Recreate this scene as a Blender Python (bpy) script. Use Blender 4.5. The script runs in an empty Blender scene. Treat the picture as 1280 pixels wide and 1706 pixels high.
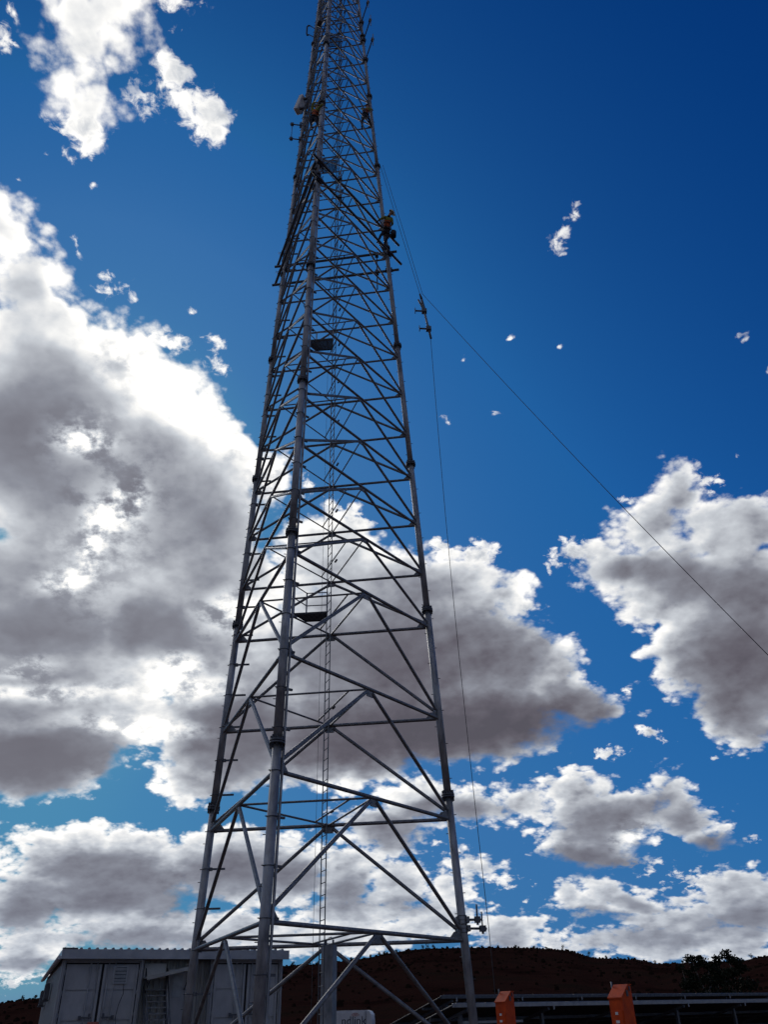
import bpy, bmesh, math, random
from mathutils import Vector, Matrix, Euler, Quaternion
from math import radians, sin, cos, pi, sqrt

scene = bpy.context.scene
COL = scene.collection

# ------------------------------------------------------------------ camera
cam_data = bpy.data.cameras.new('camera')
cam = bpy.data.objects.new('camera', cam_data)
COL.objects.link(cam)
PITCH, ROLL = 0.57169, -0.023296
_r = Vector((1, 0, 0)); _u = Vector((0, -sin(PITCH), cos(PITCH))); _f = Vector((0, cos(PITCH), sin(PITCH)))
_right = cos(ROLL) * _r + sin(ROLL) * _u
_up = -sin(ROLL) * _r + cos(ROLL) * _u
cam.matrix_world = Matrix(((_right.x, _up.x, -_f.x, 0), (_right.y, _up.y, -_f.y, 0), (_right.z, _up.z, -_f.z, 1.6), (0, 0, 0, 1)))
cam_data.sensor_fit = 'HORIZONTAL'; cam_data.sensor_width = 36.0
cam_data.lens = 36.0 * 1308.36 / 1280.0
cam_data.clip_start = 0.05; cam_data.clip_end = 6000.0
scene.camera = cam

# ------------------------------------------------------------------ view, sun
vs = scene.view_settings
vs.view_transform = 'Standard'; vs.look = 'None'; vs.exposure = 0.0; vs.gamma = 1.0; vs.use_curve_mapping = False
SUN_AZ, SUN_EL = radians(-24.3), radians(33.0)          # behind the big cloud, ahead and to the left
SUN_DIR = Vector((sin(SUN_AZ) * cos(SUN_EL), cos(SUN_AZ) * cos(SUN_EL), sin(SUN_EL)))
sun_data = bpy.data.lights.new('sun', 'SUN'); sun = bpy.data.objects.new('sun', sun_data); COL.objects.link(sun)
sun_data.energy = 0.6; sun_data.angle = radians(10.0); sun_data.color = (1.0, 0.95, 0.88)
sun.rotation_euler = SUN_DIR.to_track_quat('Z', 'Y').to_euler()
sun.location = (0, 0, 80)

# ------------------------------------------------------------------ world: clear sky and cumulus
# the clouds stand in fixed compass directions: (azimuth, elevation, half width, half height, tilt), degrees
CLOUDS = [
    (-36.28,60.79,3.19,2.11,31.5), (-34.71,58.62,3.15,2.21,29.4), (-33.81,56.35,2.5,2.3,27.9), (-33.13,54.59,2.18,1.49,26.7), (-29.75,57.8,2.21,1.45,24.6),
    (-26.32,59.35,1.81,1.58,21.9), (-23.73,58.44,2.32,1.38,11.9), (-20.4,58.22,1.8,1.79,16.3), (-18.85,57.01,1.22,1.48,14.8), (-27.01,62.96,2.11,1.41,23.3),
    (-42.26,56.45,0.84,1.23,35.9), (-42.94,58.23,0.46,0.61,37.1), (-35.28,51.99,0.43,0.53,27.8), (-36.99,50.1,0.7,0.5,28.7), (-30.34,51.61,0.37,0.58,23.3),
    (-36.71,46.98,2.13,3.08,42.1), (-32.65,44.3,2.49,3,22.7), (-29.22,42,3.97,2.78,-7.9), (-29.7,36.09,7.65,7.52,17.1), (-24.87,41.36,4.17,2.85,-16.2),
    (-18.44,38.71,4.86,2.94,-25.9), (-13.83,36.28,2.94,3.21,-33.9), (-21.72,32.69,9.48,7.48,10.7), (-14.22,31.5,3.77,5.14,6.2), (-10.05,35.29,2.36,2.59,4.5),
    (-24.09,23.2,9.71,6.78,8.6), (-13.95,25.53,5.39,6.33,4.8), (-24.41,15.77,6.05,3.74,5.6), (-21.38,17.97,6.38,3.11,5.5), (-11.43,18.62,5.34,5.68,2.4),
    (-13.46,13.81,3.16,1.53,2), (-30.17,47.41,0.61,1.06,45.9), (-26.88,46.04,1.87,0.96,3.1), (-24.74,45.5,0.83,0.84,16.9), (-19.64,45.56,0.71,0.58,-17.9),
    (-17.07,44.37,1.9,0.74,-25.1), (-15.74,42.37,1.24,1.16,9.4), (-20.92,43.15,2.4,0.89,-12.6), (-2.6,32.25,1.75,1.4,0.1), (-4.1,29.41,4.36,3.05,0.7),
    (4.96,29.85,1.06,1.41,-3.8), (7.92,29.43,2.07,1.3,-5.3), (2.77,26.69,6.95,3.46,-2.6), (9.52,26.48,2.13,1.93,-5.6), (10.88,25.28,1.21,0.96,-6),
    (0.2,22.06,10.76,6.34,-1.4), (9.33,21.18,5.42,3.56,-14.7), (13.57,18.43,3.79,1.71,-17.8), (4.08,17.77,9.26,3.06,-2.5), (-3.88,15.92,6.68,2.8,-0.2),
    (-6.86,35.01,0.92,2.66,2.6), (24.32,31.5,1.84,1.97,-14.7), (26.01,31.74,1.51,1.22,-15.8), (27.08,31.27,0.63,0.6,-16.3), (21.41,29.34,2.56,2.49,-12.3),
    (16.25,28.28,2.05,1.27,-9.2), (18.56,27.08,2.81,2.09,-10.1), (26.31,27.69,2.96,2.41,-14.4), (28.81,28.13,2.15,2.38,-16), (22.51,24.94,4.59,3.66,-11.3),
    (26.11,21.42,5.39,5.86,-11.6), (22.61,20.43,2.99,2.77,-9.7), (24.01,16.69,2.69,2.47,-8.7), (24.33,15.05,1.76,1.31,-8.1), (20.43,32,1.01,0.55,-12.6),
    (13.16,27.82,0.43,0.99,7.6), (12.83,12.52,2.74,1.37,-4.1), (19.08,12.19,1.92,1.26,-5.5), (14.62,11.26,5.74,1.78,-4.2), (13.34,9.51,3.75,1.77,-3.5),
    (14.87,8.35,2.33,0.79,-3.5), (19.43,10.34,1.91,1.32,-25.6), (20.96,9.04,1.42,0.87,-14.9), (9.09,11.99,2.8,1.22,-3.2), (4.97,12.18,3.26,1.3,-2.3),
    (2.05,12.48,2.46,1.54,-1.7), (-0.5,11.2,3.67,1.52,-1.1), (-0.12,9.69,2.09,1.04,-1.2), (15.56,14.75,1.46,0.55,-1.4), (18.5,15.89,1.12,0.53,-11.7),
    (19.25,15.11,0.88,0.39,-22.1), (17.49,18.74,0.64,0.38,-7.1), (11.82,15.38,0.48,0.39,-4.5), (22.11,13.73,0.29,0.3,-6.9), (-21.65,9.64,4.38,1.22,2.5),
    (-18.36,8.53,7.14,2.28,1.5), (-12.95,9.18,4.76,1.56,0.8), (-10.16,8.67,4.83,2.34,0.3), (-23.08,6.39,2.43,1.79,1.4), (-18.2,6.49,5.54,1.47,0.9),
    (-6.97,8.31,2.85,2.15,-0.2), (-3.17,7.92,2.05,2.03,-0.8), (0.22,7.5,2.05,1.71,-1.2), (-2.18,5.6,4.83,1.2,-1), (2.51,5.33,3.61,1.27,-1.4),
    (-4.11,4.44,6.36,1.1,-0.9), (5.47,8.25,2.22,1.03,-11.3), (3.59,7.06,1.63,1,-1.6), (7.36,7.29,1.64,0.58,-6.7), (-22.01,4.49,3.12,1.05,0.5),
    (-22.48,3.55,1.7,1.23,0.2), (-15.44,5.01,5.62,1.23,0.2), (-20.93,2.47,3.14,0.38,-0.3), (-22.8,2.03,1.03,0.5,-0.4), (-9.86,4.84,4.68,1.32,-0.4),
    (7.44,4.34,2.35,1.24,-1.8), (10.01,3.76,2.33,0.67,-1.9), (13.76,6.31,2.59,1.01,-17.1), (11.35,6.6,1.09,0.98,-2.5), (13.28,5.65,2.88,0.76,-2.6),
    (15.54,5.88,1.45,0.92,-17.4), (19.34,6.69,1.88,0.67,3.9), (21.76,6.53,2.17,1.06,5.6), (22.11,5.19,3.11,1.64,-3.4), (17.84,4.77,3.26,1.08,-2.8),
    (16.52,3.53,4.72,1.06,-2.3), (12.95,3.66,2.64,0.73,-2), (20.97,3.34,3.09,1.04,-2.5), (8.8,6.18,0.46,0.36,-2.2), (22.25,51.81,0.92,0.7,11),
    (21.32,51.07,0.72,1.06,-41.5), (20.41,50.3,0.7,1.02,-40.8), (19.6,49.42,0.77,1.1,-16.4), (8.06,43.62,0.56,0.56,-6.9), (10.27,39.22,0.69,0.65,-27.8),
    (6.22,38.89,0.65,0.52,-5.2), (32.29,39.93,0.61,0.81,-23.5), (33.13,37.65,0.57,1.12,-23.2), (29.22,32.51,0.54,0.47,-18.2), (27.47,32.72,0.9,0.41,-17.1),
    (12.84,44.03,0.46,0.54,-10.3), (17.38,42.92,0.55,0.39,-13.4), (3.16,9.98,0.65,0.39,-1.8), (23.21,8.78,0.55,0.33,-5.1), (25.39,15.92,0.48,0.51,-8.8),
]
THICK = [
    (-27.75,39.05,5.56,2.01,-15.5,0.5625), (-21.03,35.13,6,2.08,-20.3,0.625), (-14.94,33.15,2.92,2.56,6.9,0.625), (-32.97,42.58,1.77,3.02,22.3,0.375), (-29.89,35.22,6.86,3.97,5.9,1),
    (-19.38,30.49,9.25,5.45,8.7,0.6875), (-11.22,31.31,2.55,4.75,4.5,0.6875), (-26.4,32.68,5.64,3.65,13.6,0.75), (-18.42,23.68,2.39,2.06,6.2,1.1875), (-16.37,23.24,1.82,2.48,5.2,1.25),
    (-26.07,22.92,4.36,2.36,9.3,0.75), (-25.63,19.44,4.3,1.54,7.6,0.625), (-24.81,14.26,5.96,2.02,5.1,1.5), (-21.64,15.26,3.31,2.27,4.6,1.25), (-10.82,16.63,5.31,3.99,1.8,0.9375),
    (-14.85,28.86,3.74,3.4,5.9,0.625), (-29.01,26.41,3.91,3.54,12.4,0.6875), (-26.3,17.45,3.16,1.51,7,0.75), (-14.6,23.38,3.69,2.91,4.5,0.5625), (-29.12,38.72,2.55,1.6,-3.9,0.3125),
    (0.06,16.88,12.21,2.43,-1.3,1.45), (10.21,17.62,6.12,1.83,-12.3,1.4), (13.73,18.13,3.19,1.63,-15.8,0.9), (0.67,22.47,10.77,3.82,-1.6,0.75), (-1.13,26.79,7.84,2.6,-0.8,0.5),
    (7.2,22.6,5.1,2.53,-4.1,0.6), (20.75,26.72,4.32,0.91,-11.1,0.55), (26.24,24.62,4.73,1.8,-24,0.55), (25.63,18.36,3.9,3.45,-10,0.75), (23.18,17.97,2.19,3.09,-8.9,0.4),
    (23.37,29.8,1.93,1.64,-13.5,0.3), (13.73,8.38,3.39,0.97,-3.3,1.1154), (20.91,8.84,1.75,0.51,-4.7,1.014), (14.49,10.54,3.05,1.47,-4,0.65), (18.81,10.93,2.2,1.28,-5,0.6),
    (4.52,11.82,3.25,0.92,-2.2,0.8), (-0.09,10.81,3.25,1.28,-1.2,0.7), (-16.82,6.98,6.91,1.51,0.9,0.9633), (-19.59,8.29,3.93,1,1.7,0.7098), (-10.12,8.09,4.26,1.43,0.2,0.8112),
    (-22.97,5.88,2.01,0.89,1.2,0.9126), (-3.36,6.64,2.35,1.13,-0.8,0.7098), (-15.71,4.32,4.66,0.69,-0,0.8112), (0.98,6.2,2.35,0.56,-1.3,0.507), (-6.55,7.73,2.35,1.14,-0.3,0.7098),
    (13.19,5.11,2.76,0.43,-2.4,0.7098), (15.5,5.68,1.27,0.39,-12.3,0.6084), (21.23,4.41,3.01,0.78,-3,0.7098), (15.91,4.01,3.9,0.58,-2.4,0.507), (6.99,3.65,1.51,0.53,-1.6,0.507),
    (-22.37,3.05,1.97,0.35,0,0.6084),
]
THIN = [
    (-25.73,35.41,1.6,1.22,14.2,1.3), (-21.08,32.37,1.2,1.41,-10.7,1.2), (-22.28,30.91,2.19,1.08,18.9,1.2), (-23.29,28.87,1.01,2.29,-0.3,1.2), (-24.44,26.24,2.1,0.89,22.9,1.1),
    (-22.33,30.07,3.15,5.33,-10.8,0.4), (-25.25,35.43,2.68,2.44,13.9,0.35), (-21.63,41.15,4.3,2.07,-23.4,0.7), (-16.37,38.99,3.69,1.91,-26.9,0.9), (-18.85,40.77,2.43,1.65,11.2,0.7),
    (-16.02,20.8,1.61,1.14,4.5,1), (-14.15,19.7,2.84,0.81,3.5,0.7), (-25.08,18.74,5.76,0.61,7.1,0.6), (-17.98,17.07,4.29,0.62,-0.9,0.7), (-26.19,20.15,2.14,0.69,8.2,0.7),
    (-9.49,34.89,2.15,2.6,4.1,0.6), (-12.07,25.24,2.52,1.52,3.9,0.8), (-18.23,13.6,2.27,1.13,3.1,0.7), (16.23,9.51,1.54,0.9,14.6,0.9),
]
world = bpy.data.worlds.new('World'); scene.world = world; world.use_nodes = True
WT = WORLD_T = world.node_tree; WT.nodes.clear()
def wn(kind, **kw):
    n = WT.nodes.new(kind)
    for k, v in kw.items(): setattr(n, k, v)
    return n
def wl(a, b): WT.links.new(a, b)
def wset(sock, v):
    if isinstance(v, bpy.types.NodeSocket): wl(v, sock)
    else: sock.default_value = v
def wm(op, a, b=0.0, c=0.0, clamp=False):
    n = wn('ShaderNodeMath', operation=op); n.use_clamp = clamp
    wset(n.inputs[0], a)
    if op not in ('EXPONENT', 'SQRT', 'ABSOLUTE', 'SINE'): wset(n.inputs[1], b)
    if op in ('MULTIPLY_ADD', 'SMOOTH_MAX', 'SMOOTH_MIN'): wset(n.inputs[2], c)
    return n.outputs[0]
def wv(op, a, b=None, s=None):
    n = wn('ShaderNodeVectorMath', operation=op)
    wset(n.inputs[0], a)
    if b is not None: wset(n.inputs[1], b)
    if s is not None: wset(n.inputs['Scale'], s)
    return n.outputs['Value'] if op in ('LENGTH', 'DOT_PRODUCT', 'DISTANCE') else n.outputs[0]
def wramp(v, lo, hi, to0=0.0, to1=1.0, smooth=True):
    n = wn('ShaderNodeMapRange'); n.interpolation_type = 'SMOOTHSTEP' if smooth else 'LINEAR'; n.clamp = True
    wset(n.inputs['Value'], v); n.inputs['From Min'].default_value = lo; n.inputs['From Max'].default_value = hi
    n.inputs['To Min'].default_value = to0; n.inputs['To Max'].default_value = to1
    return n.outputs['Result']
def wnoise(vec, scale, detail, rough, lac=2.0, dist=0.0):
    n = wn('ShaderNodeTexNoise'); wl(vec, n.inputs['Vector'])
    n.inputs['Scale'].default_value = scale; n.inputs['Detail'].default_value = detail
    n.inputs['Roughness'].default_value = rough; n.inputs['Lacunarity'].default_value = lac; n.inputs['Distortion'].default_value = dist
    return n.outputs['Fac']
def wmixc(f, a, b):
    n = wn('ShaderNodeMix'); n.data_type = 'RGBA'; wset(n.inputs[0], f)
    wset(n.inputs[6], a); wset(n.inputs[7], b); return n.outputs[2]
tc = wn('ShaderNodeTexCoord'); DIR = tc.outputs['Generated']
sep = wn('ShaderNodeSeparateXYZ'); wl(DIR, sep.inputs[0])
# cloud-deck coordinates: features get smaller and flatter toward the horizon
elev = wm('MAXIMUM', sep.outputs['Z'], 0.0)
dist_scale = wm('MULTIPLY_ADD', elev, 0.84, 0.27)
deck = wv('SCALE', DIR, s=wm('DIVIDE', 1.42, wm('ADD', elev, 0.46)))
def blob(row):
    az, el, a, b, rot = row[:5]
    az, el, rot = radians(az), radians(el), radians(rot)
    c = Vector((sin(az) * cos(el), cos(az) * cos(el), sin(el)))
    east = Vector((cos(az), -sin(az), 0)); up = c.cross(east)
    if up.z < 0: up = -up
    u = cos(rot) * east + sin(rot) * up; v = c.cross(u)
    if v.dot(up) < 0 and abs(rot) < pi / 2: v = -v
    w = u.cross(v)
    m = Matrix((u, v, w)).transposed()
    n = wn('ShaderNodeMapping', vector_type='TEXTURE')
    wl(DIR_W, n.inputs['Vector'])
    n.inputs['Location'].default_value = c
    n.inputs['Rotation'].default_value = m.to_euler('XYZ')
    a, b = radians(a), radians(b)
    n.inputs['Scale'].default_value = (a, b, 0.9)
    return wv('LENGTH', n.outputs[0]), min(a, b)
# a gentle swirl so that no cloud keeps an elliptical outline
swirl = wn('ShaderNodeTexNoise'); wl(deck, swirl.inputs['Vector'])
swirl.inputs['Scale'].default_value = 7.0; swirl.inputs['Detail'].default_value = 3.0; swirl.inputs['Roughness'].default_value = 0.55
sw = wv('SUBTRACT', swirl.outputs['Color'], (0.5, 0.5, 0.5))
DIR_W = wv('ADD', DIR, wv('SCALE', sw, s=wm('MULTIPLY', dist_scale, 0.055)))
# outside the picture the same kind of clouds go on, scattered by noise
FRONT = Vector((0.0, cos(PITCH), sin(PITCH)))
front_dot = wv('DOT_PRODUCT', DIR, tuple(FRONT))
away = wramp(front_dot, 0.76, 0.66, 0.0, 1.0)
far_n = wnoise(deck, 1.7, 2.0, 0.5)
sd_far = wm('MULTIPLY_ADD', wm('SUBTRACT', far_n, 0.49), 0.7, wm('SUBTRACT', away, 1.0))
# billows: broken fractal edge
n_big = wnoise(deck, 8.0, 3.0, 0.5)
n_fine = wnoise(deck, 24.0, 6.0, 0.53, 2.1)
vor = wn('ShaderNodeTexVoronoi'); vor.feature = 'F1'; vor.normalize = True
vor_in = wv('ADD', deck, wv('SCALE', sw, s=0.05))
wl(vor_in, vor.inputs['Vector']); vor.inputs['Scale'].default_value = 18.0; vor.inputs['Detail'].default_value = 2.0
vor.inputs['Roughness'].default_value = 0.5; vor.inputs['Lacunarity'].default_value = 2.3
edge = wm('MULTIPLY', wm('SUBTRACT', n_big, 0.5), 0.06)
edge = wm('MULTIPLY_ADD', wm('SUBTRACT', n_fine, 0.5), 0.070, edge)
edge = wm('MULTIPLY_ADD', wm('SUBTRACT', 0.38, vor.outputs['Distance']), 0.115, edge)
# light: the sun stands behind the clouds; thin rims glow, thick cores go grey, and each billow
# is dark on the side turned from the sun
SUN_T = tuple(SUN_DIR)
to_sun = wv('NORMALIZE', wv('SUBTRACT', SUN_T, DIR))
deck_s = wv('ADD', deck, wv('SCALE', to_sun, s=0.030))
n_big_s = wnoise(deck_s, 8.0, 3.0, 0.5)
n_fine_s = wnoise(deck_s, 24.0, 4.0, 0.53, 2.1)
relief = wm('MULTIPLY', wm('SUBTRACT', n_big, n_big_s), 1.5)
relief = wm('MULTIPLY_ADD', wm('SUBTRACT', n_fine, n_fine_s), 0.65, relief)
vor_s = wn('ShaderNodeTexVoronoi'); vor_s.feature = 'F1'; vor_s.normalize = True
wl(wv('ADD', vor_in, wv('SCALE', to_sun, s=0.018)), vor_s.inputs['Vector'])
for k in ('Scale', 'Detail', 'Roughness', 'Lacunarity'): vor_s.inputs[k].default_value = vor.inputs[k].default_value
relief = wm('MULTIPLY_ADD', wm('SUBTRACT', vor_s.outputs['Distance'], vor.outputs['Distance']), 0.9, relief)
relief = wm('MULTIPLY_ADD', wm('SUBTRACT', 0.36, vor.outputs['Distance']), 0.25, relief)
sun_dot = wv('DOT_PRODUCT', DIR, SUN_T)
glow = wramp(sun_dot, 0.88, 0.998)
wide = wramp(sun_dot, 0.45, 0.97)
gain = wm('MULTIPLY_ADD', wide, 0.35, 0.72)
soft_n = wm('MULTIPLY_ADD', wm('SUBTRACT', n_big, 0.5), 0.9, wm('MULTIPLY', wm('SUBTRACT', n_fine, 0.5), 0.12))
wisp = wm('MULTIPLY', wm('SUBTRACT', wnoise(deck, 60.0, 4.0, 0.6, 2.2, 0.5), 0.48), 1.9)
air = wramp(sep.outputs['Z'], 0.24, 0.03, 0.0, 0.26, False)
n_gap = wnoise(deck, 19.0, 5.0, 0.58)
speck = wm('MULTIPLY', wm('SUBTRACT', n_gap, 0.5), 1.5)
gap = wramp(n_gap, 0.36, 0.68)
cap = wramp(sep.outputs['Z'], 0.72, 0.82, 0.60, 0.022, False)      # the highest clouds are thin and torn
inv_scale = wm('DIVIDE', 1.0, dist_scale)
sky = wn('ShaderNodeTexSky'); sky.sky_type = 'NISHITA'; sky.sun_disc = False
sky.sun_elevation = SUN_EL; sky.sun_rotation = SUN_AZ; sky.altitude = 500.0
sky.air_density = 1.0; sky.dust_density = 2.0; sky.ozone_density = 3.0
SKY_STRENGTH = 0.08
# graded as the photograph renders a clear blue: deeper overhead, paler toward the sun and the horizon
rgb = wn('ShaderNodeSeparateColor'); wl(sky.outputs[0], rgb.inputs[0])
cmb = wn('ShaderNodeCombineColor')
GRADE = (((0.0, 0.0), (0.98, .02), (2.58, .19), (5.55, .48), (9.0, .60), (12.0, .75), (17.0, 1.5)),
         ((0.0, 0.0), (1.5, .47), (3.27, 1.45), (5.83, 1.95), (9.0, 2.25), (12.5, 2.85), (15.0, 3.9)),
         ((0.0, 0.0), (2.74, 2.35), (4.94, 4.4), (7.07, 4.95), (10.0, 5.2), (13.5, 5.5), (20.0, 6.0)))
for ch, pts in enumerate(GRADE):
    rp = wn('ShaderNodeValToRGB'); wl(wm('DIVIDE', rgb.outputs[ch], 20.0), rp.inputs[0]); ce = rp.color_ramp
    ce.elements[0].position = 0.0; ce.elements[0].color = (0, 0, 0, 1)
    ce.elements[1].position = 1.0; ce.elements[1].color = (pts[-1][1],) * 3 + (1,)
    for x_, y_ in pts[1:]:
        if x_ < 20.0: ce.elements.new(x_ / 20.0).color = (y_, y_, y_, 1)
    wl(rp.outputs[0], cmb.inputs[ch])
blue = cmb.outputs[0]
SHARED = {'dir': DIR_W, 'sd_far': sd_far, 'inv_scale': inv_scale, 'edge': edge, 'relief': relief, 'gain': gain,
          'glow': glow, 'soft_n': soft_n, 'cap': cap, 'speck': speck, 'gap': gap, 'wisp': wisp, 'air': air, 'blue': blue}
DIR_W0 = None
def chain(prev):
    # keep the shader's evaluation in order (and its stack small): tie the next blobs to the last result
    global DIR_W
    n = wn('ShaderNodeVectorMath', operation='MULTIPLY_ADD'); wl(prev, n.inputs[0]); n.inputs[1].default_value = (1e-7, 1e-7, 1e-7); wl(DIR_W0, n.inputs[2])
    DIR_W = n.outputs[0]
def soft_union(rows, start, lo, hi, k, wob):
    res = None
    for i, row in enumerate(rows):
        if i % 8 == 0: chain(start if res is None else res)
        r, m = blob(row)
        v = wm('POWER', wramp(wm('ADD', r, wob), lo, hi, 0.0, row[5]), k)
        res = v if res is None else wm('ADD', res, v)
    return res if res is None else wm('POWER', res, 1.0 / k)
def sky_patch(clouds, thick_rows, thin_rows):
    """one window of the sky as a node group of its own"""
    global WT, DIR_W0
    WT = bpy.data.node_groups.new('sky_patch', 'ShaderNodeTree')
    for k, src in SHARED.items():
        WT.interface.new_socket(k, in_out='INPUT', socket_type='NodeSocketVector' if k in ('dir', 'blue') else 'NodeSocketFloat')
    WT.interface.new_socket('sky', in_out='OUTPUT', socket_type='NodeSocketShader')
    gi = wn('NodeGroupInput').outputs
    DIR_W0 = gi['dir']; edge = gi['edge']
    sd = gi['sd_far']
    for i, row in enumerate(clouds):
        if i % 8 == 0: chain(sd)
        r, m = blob(row)
        # small scraps stay below the threshold except where the noise lifts them: they come out torn
        ds = (0.84 * sin(radians(max(row[1], 0))) + 0.27) / 0.75
        k_ = max(m, 0.03 * ds); q_ = min(1.0, m / (0.036 * ds))
        if q_ < 0.75: r = wm('ADD', r, gi['wisp'])
        sd = wm('SMOOTH_MAX', sd, wm('MULTIPLY_ADD', r, -k_, k_ * (0.18 + 0.82 * q_)), 0.012)
    thick = soft_union(thick_rows, sd, 1.45, 0.3, 4.0, gi['soft_n'])
    thin = soft_union(thin_rows, sd, 1.8, 0.1, 3.0, gi['speck'])
    if thick is not None: edge = wm('MULTIPLY', edge, wm('MULTIPLY_ADD', wm('MINIMUM', thick, 1.0), -0.6, 1.0))    # smooth undersides, billowing tops
    h = wm('MULTIPLY', sd, gi['inv_scale'])
    hh = wm('ADD', wm('MINIMUM', h, gi['cap']), wm('SUBTRACT', edge, 0.010))
    cover = wramp(hh, -0.008, 0.020)
    depth = wm('MAXIMUM', hh, 0.0)
    rim = wm('EXPONENT', wm('MULTIPLY', depth, -13.0))
    lining = wm('EXPONENT', wm('MULTIPLY', depth, -38.0))
    lum = wm('MULTIPLY_ADD', rim, 0.46, wm('MULTIPLY_ADD', lining, 0.38, 0.27))
    lum = wm('MULTIPLY_ADD', gi['relief'], wm('MULTIPLY_ADD', rim, 1.0, 0.10), lum)
    if thick is not None: lum = wm('MULTIPLY', lum, wm('EXPONENT', wm('MULTIPLY', thick, -1.3)))
    if thin is not None: lum = wm('MULTIPLY_ADD', wm('MULTIPLY', thin, gi['gap']), 1.1, lum)
    lum = wm('MULTIPLY', wm('MAXIMUM', lum, 0.08), gi['gain'])
    lum = wm('MULTIPLY_ADD', wm('MULTIPLY', rim, gi['glow']), 0.20, lum)
    lum = wm('MULTIPLY_ADD', gi['glow'], 0.10, lum)
    ramp = wn('ShaderNodeValToRGB'); wl(lum, ramp.inputs[0])
    cr = ramp.color_ramp; cr.interpolation = 'LINEAR'
    cr.elements[0].position = 0.0; cr.elements[0].color = (0.050, 0.050, 0.066, 1)
    cr.elements[1].position = 1.0; cr.elements[1].color = (1.12, 1.10, 1.06, 1)
    for p_, c_ in ((0.12, (0.120, 0.112, 0.138, 1)), (0.35, (0.265, 0.278, 0.325, 1)), (0.65, (0.60, 0.63, 0.675, 1))):
        e = cr.elements.new(p_); e.color = c_
    bg = wn('ShaderNodeBackground'); bg.inputs['Strength'].default_value = SKY_STRENGTH
    cloud_c = wmixc(gi['air'], ramp.outputs['Color'], (0.40, 0.47, 0.60, 1.0))      # distance pales and blues the low clouds
    wl(wmixc(cover, gi['blue'], wv('SCALE', cloud_c, s=1.0 / SKY_STRENGTH)), bg.inputs['Color'])
    go = wn('NodeGroupOutput'); wl(bg.outputs[0], go.inputs[0])
    grp, WT = WT, WORLD_T
    g = wn('ShaderNodeGroup'); g.node_tree = grp
    for k, src in SHARED.items(): wl(src, g.inputs[k])
    return g.outputs[0]
def wchoose(test, when0, when1):
    n = wn('ShaderNodeMixShader'); wl(test, n.inputs[0]); wl(when0, n.inputs[1]); wl(when1, n.inputs[2]); return n.outputs[0]
# the shader only works through the clouds near the direction it is asked for
EL_CUTS = (-90.0, 9.0, 20.0, 33.0, 47.0, 90.0)
AZ_CUTS = (-180.0, -22.0, -6.0, 10.0, 180.0)
def near(rows, az0, az1, el0, el1, margin, grow=1.0):
    out = []
    for row in rows:
        ext = max(row[2], row[3]) * grow + margin
        daz = min(180.0, ext / max(0.15, cos(radians(min(89, abs(row[1]))))))
        if row[0] + daz > az0 and row[0] - daz < az1 and row[1] + ext > el0 and row[1] - ext < el1: out.append(row)
    return out
bands = []
for k in range(len(EL_CUTS) - 1):
    el0, el1 = EL_CUTS[k], EL_CUTS[k + 1]
    band = None
    for j in range(len(AZ_CUTS) - 1):
        a0, a1 = AZ_CUTS[j], AZ_CUTS[j + 1]
        s_ = sky_patch(near(CLOUDS, a0, a1, el0, el1, 5.5), near(THICK, a0, a1, el0, el1, 4.0, 1.9), near(THIN, a0, a1, el0, el1, 3.0, 2.2))
        if band is None: band = s_
        else: band = wchoose(wm('GREATER_THAN', wv('DOT_PRODUCT', DIR, (cos(radians(a0)), -sin(radians(a0)), 0.0)), 0.0), band, s_)
    bands.append((el0, band))
tree = bands[0][1]
for el0, b_ in bands[1:]: tree = wchoose(wm('GREATER_THAN', sep.outputs['Z'], sin(radians(el0))), tree, b_)
tree = wchoose(wm('GREATER_THAN', front_dot, 0.62), sky_patch([], [], []), tree)
wout = wn('ShaderNodeOutputWorld'); wl(tree, wout.inputs['Surface'])
world.cycles.sampling_method = 'MANUAL'; world.cycles.sample_map_resolution = 512
# ------------------------------------------------------------------ render settings
scene.render.engine = 'CYCLES'
scene.cycles.use_denoising = True
scene.cycles.use_adaptive_sampling = True
scene.cycles.adaptive_threshold = 0.02
scene.cycles.max_bounces = 5; scene.cycles.diffuse_bounces = 2; scene.cycles.glossy_bounces = 2; scene.cycles.transparent_max_bounces = 4
random.seed(11)

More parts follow.
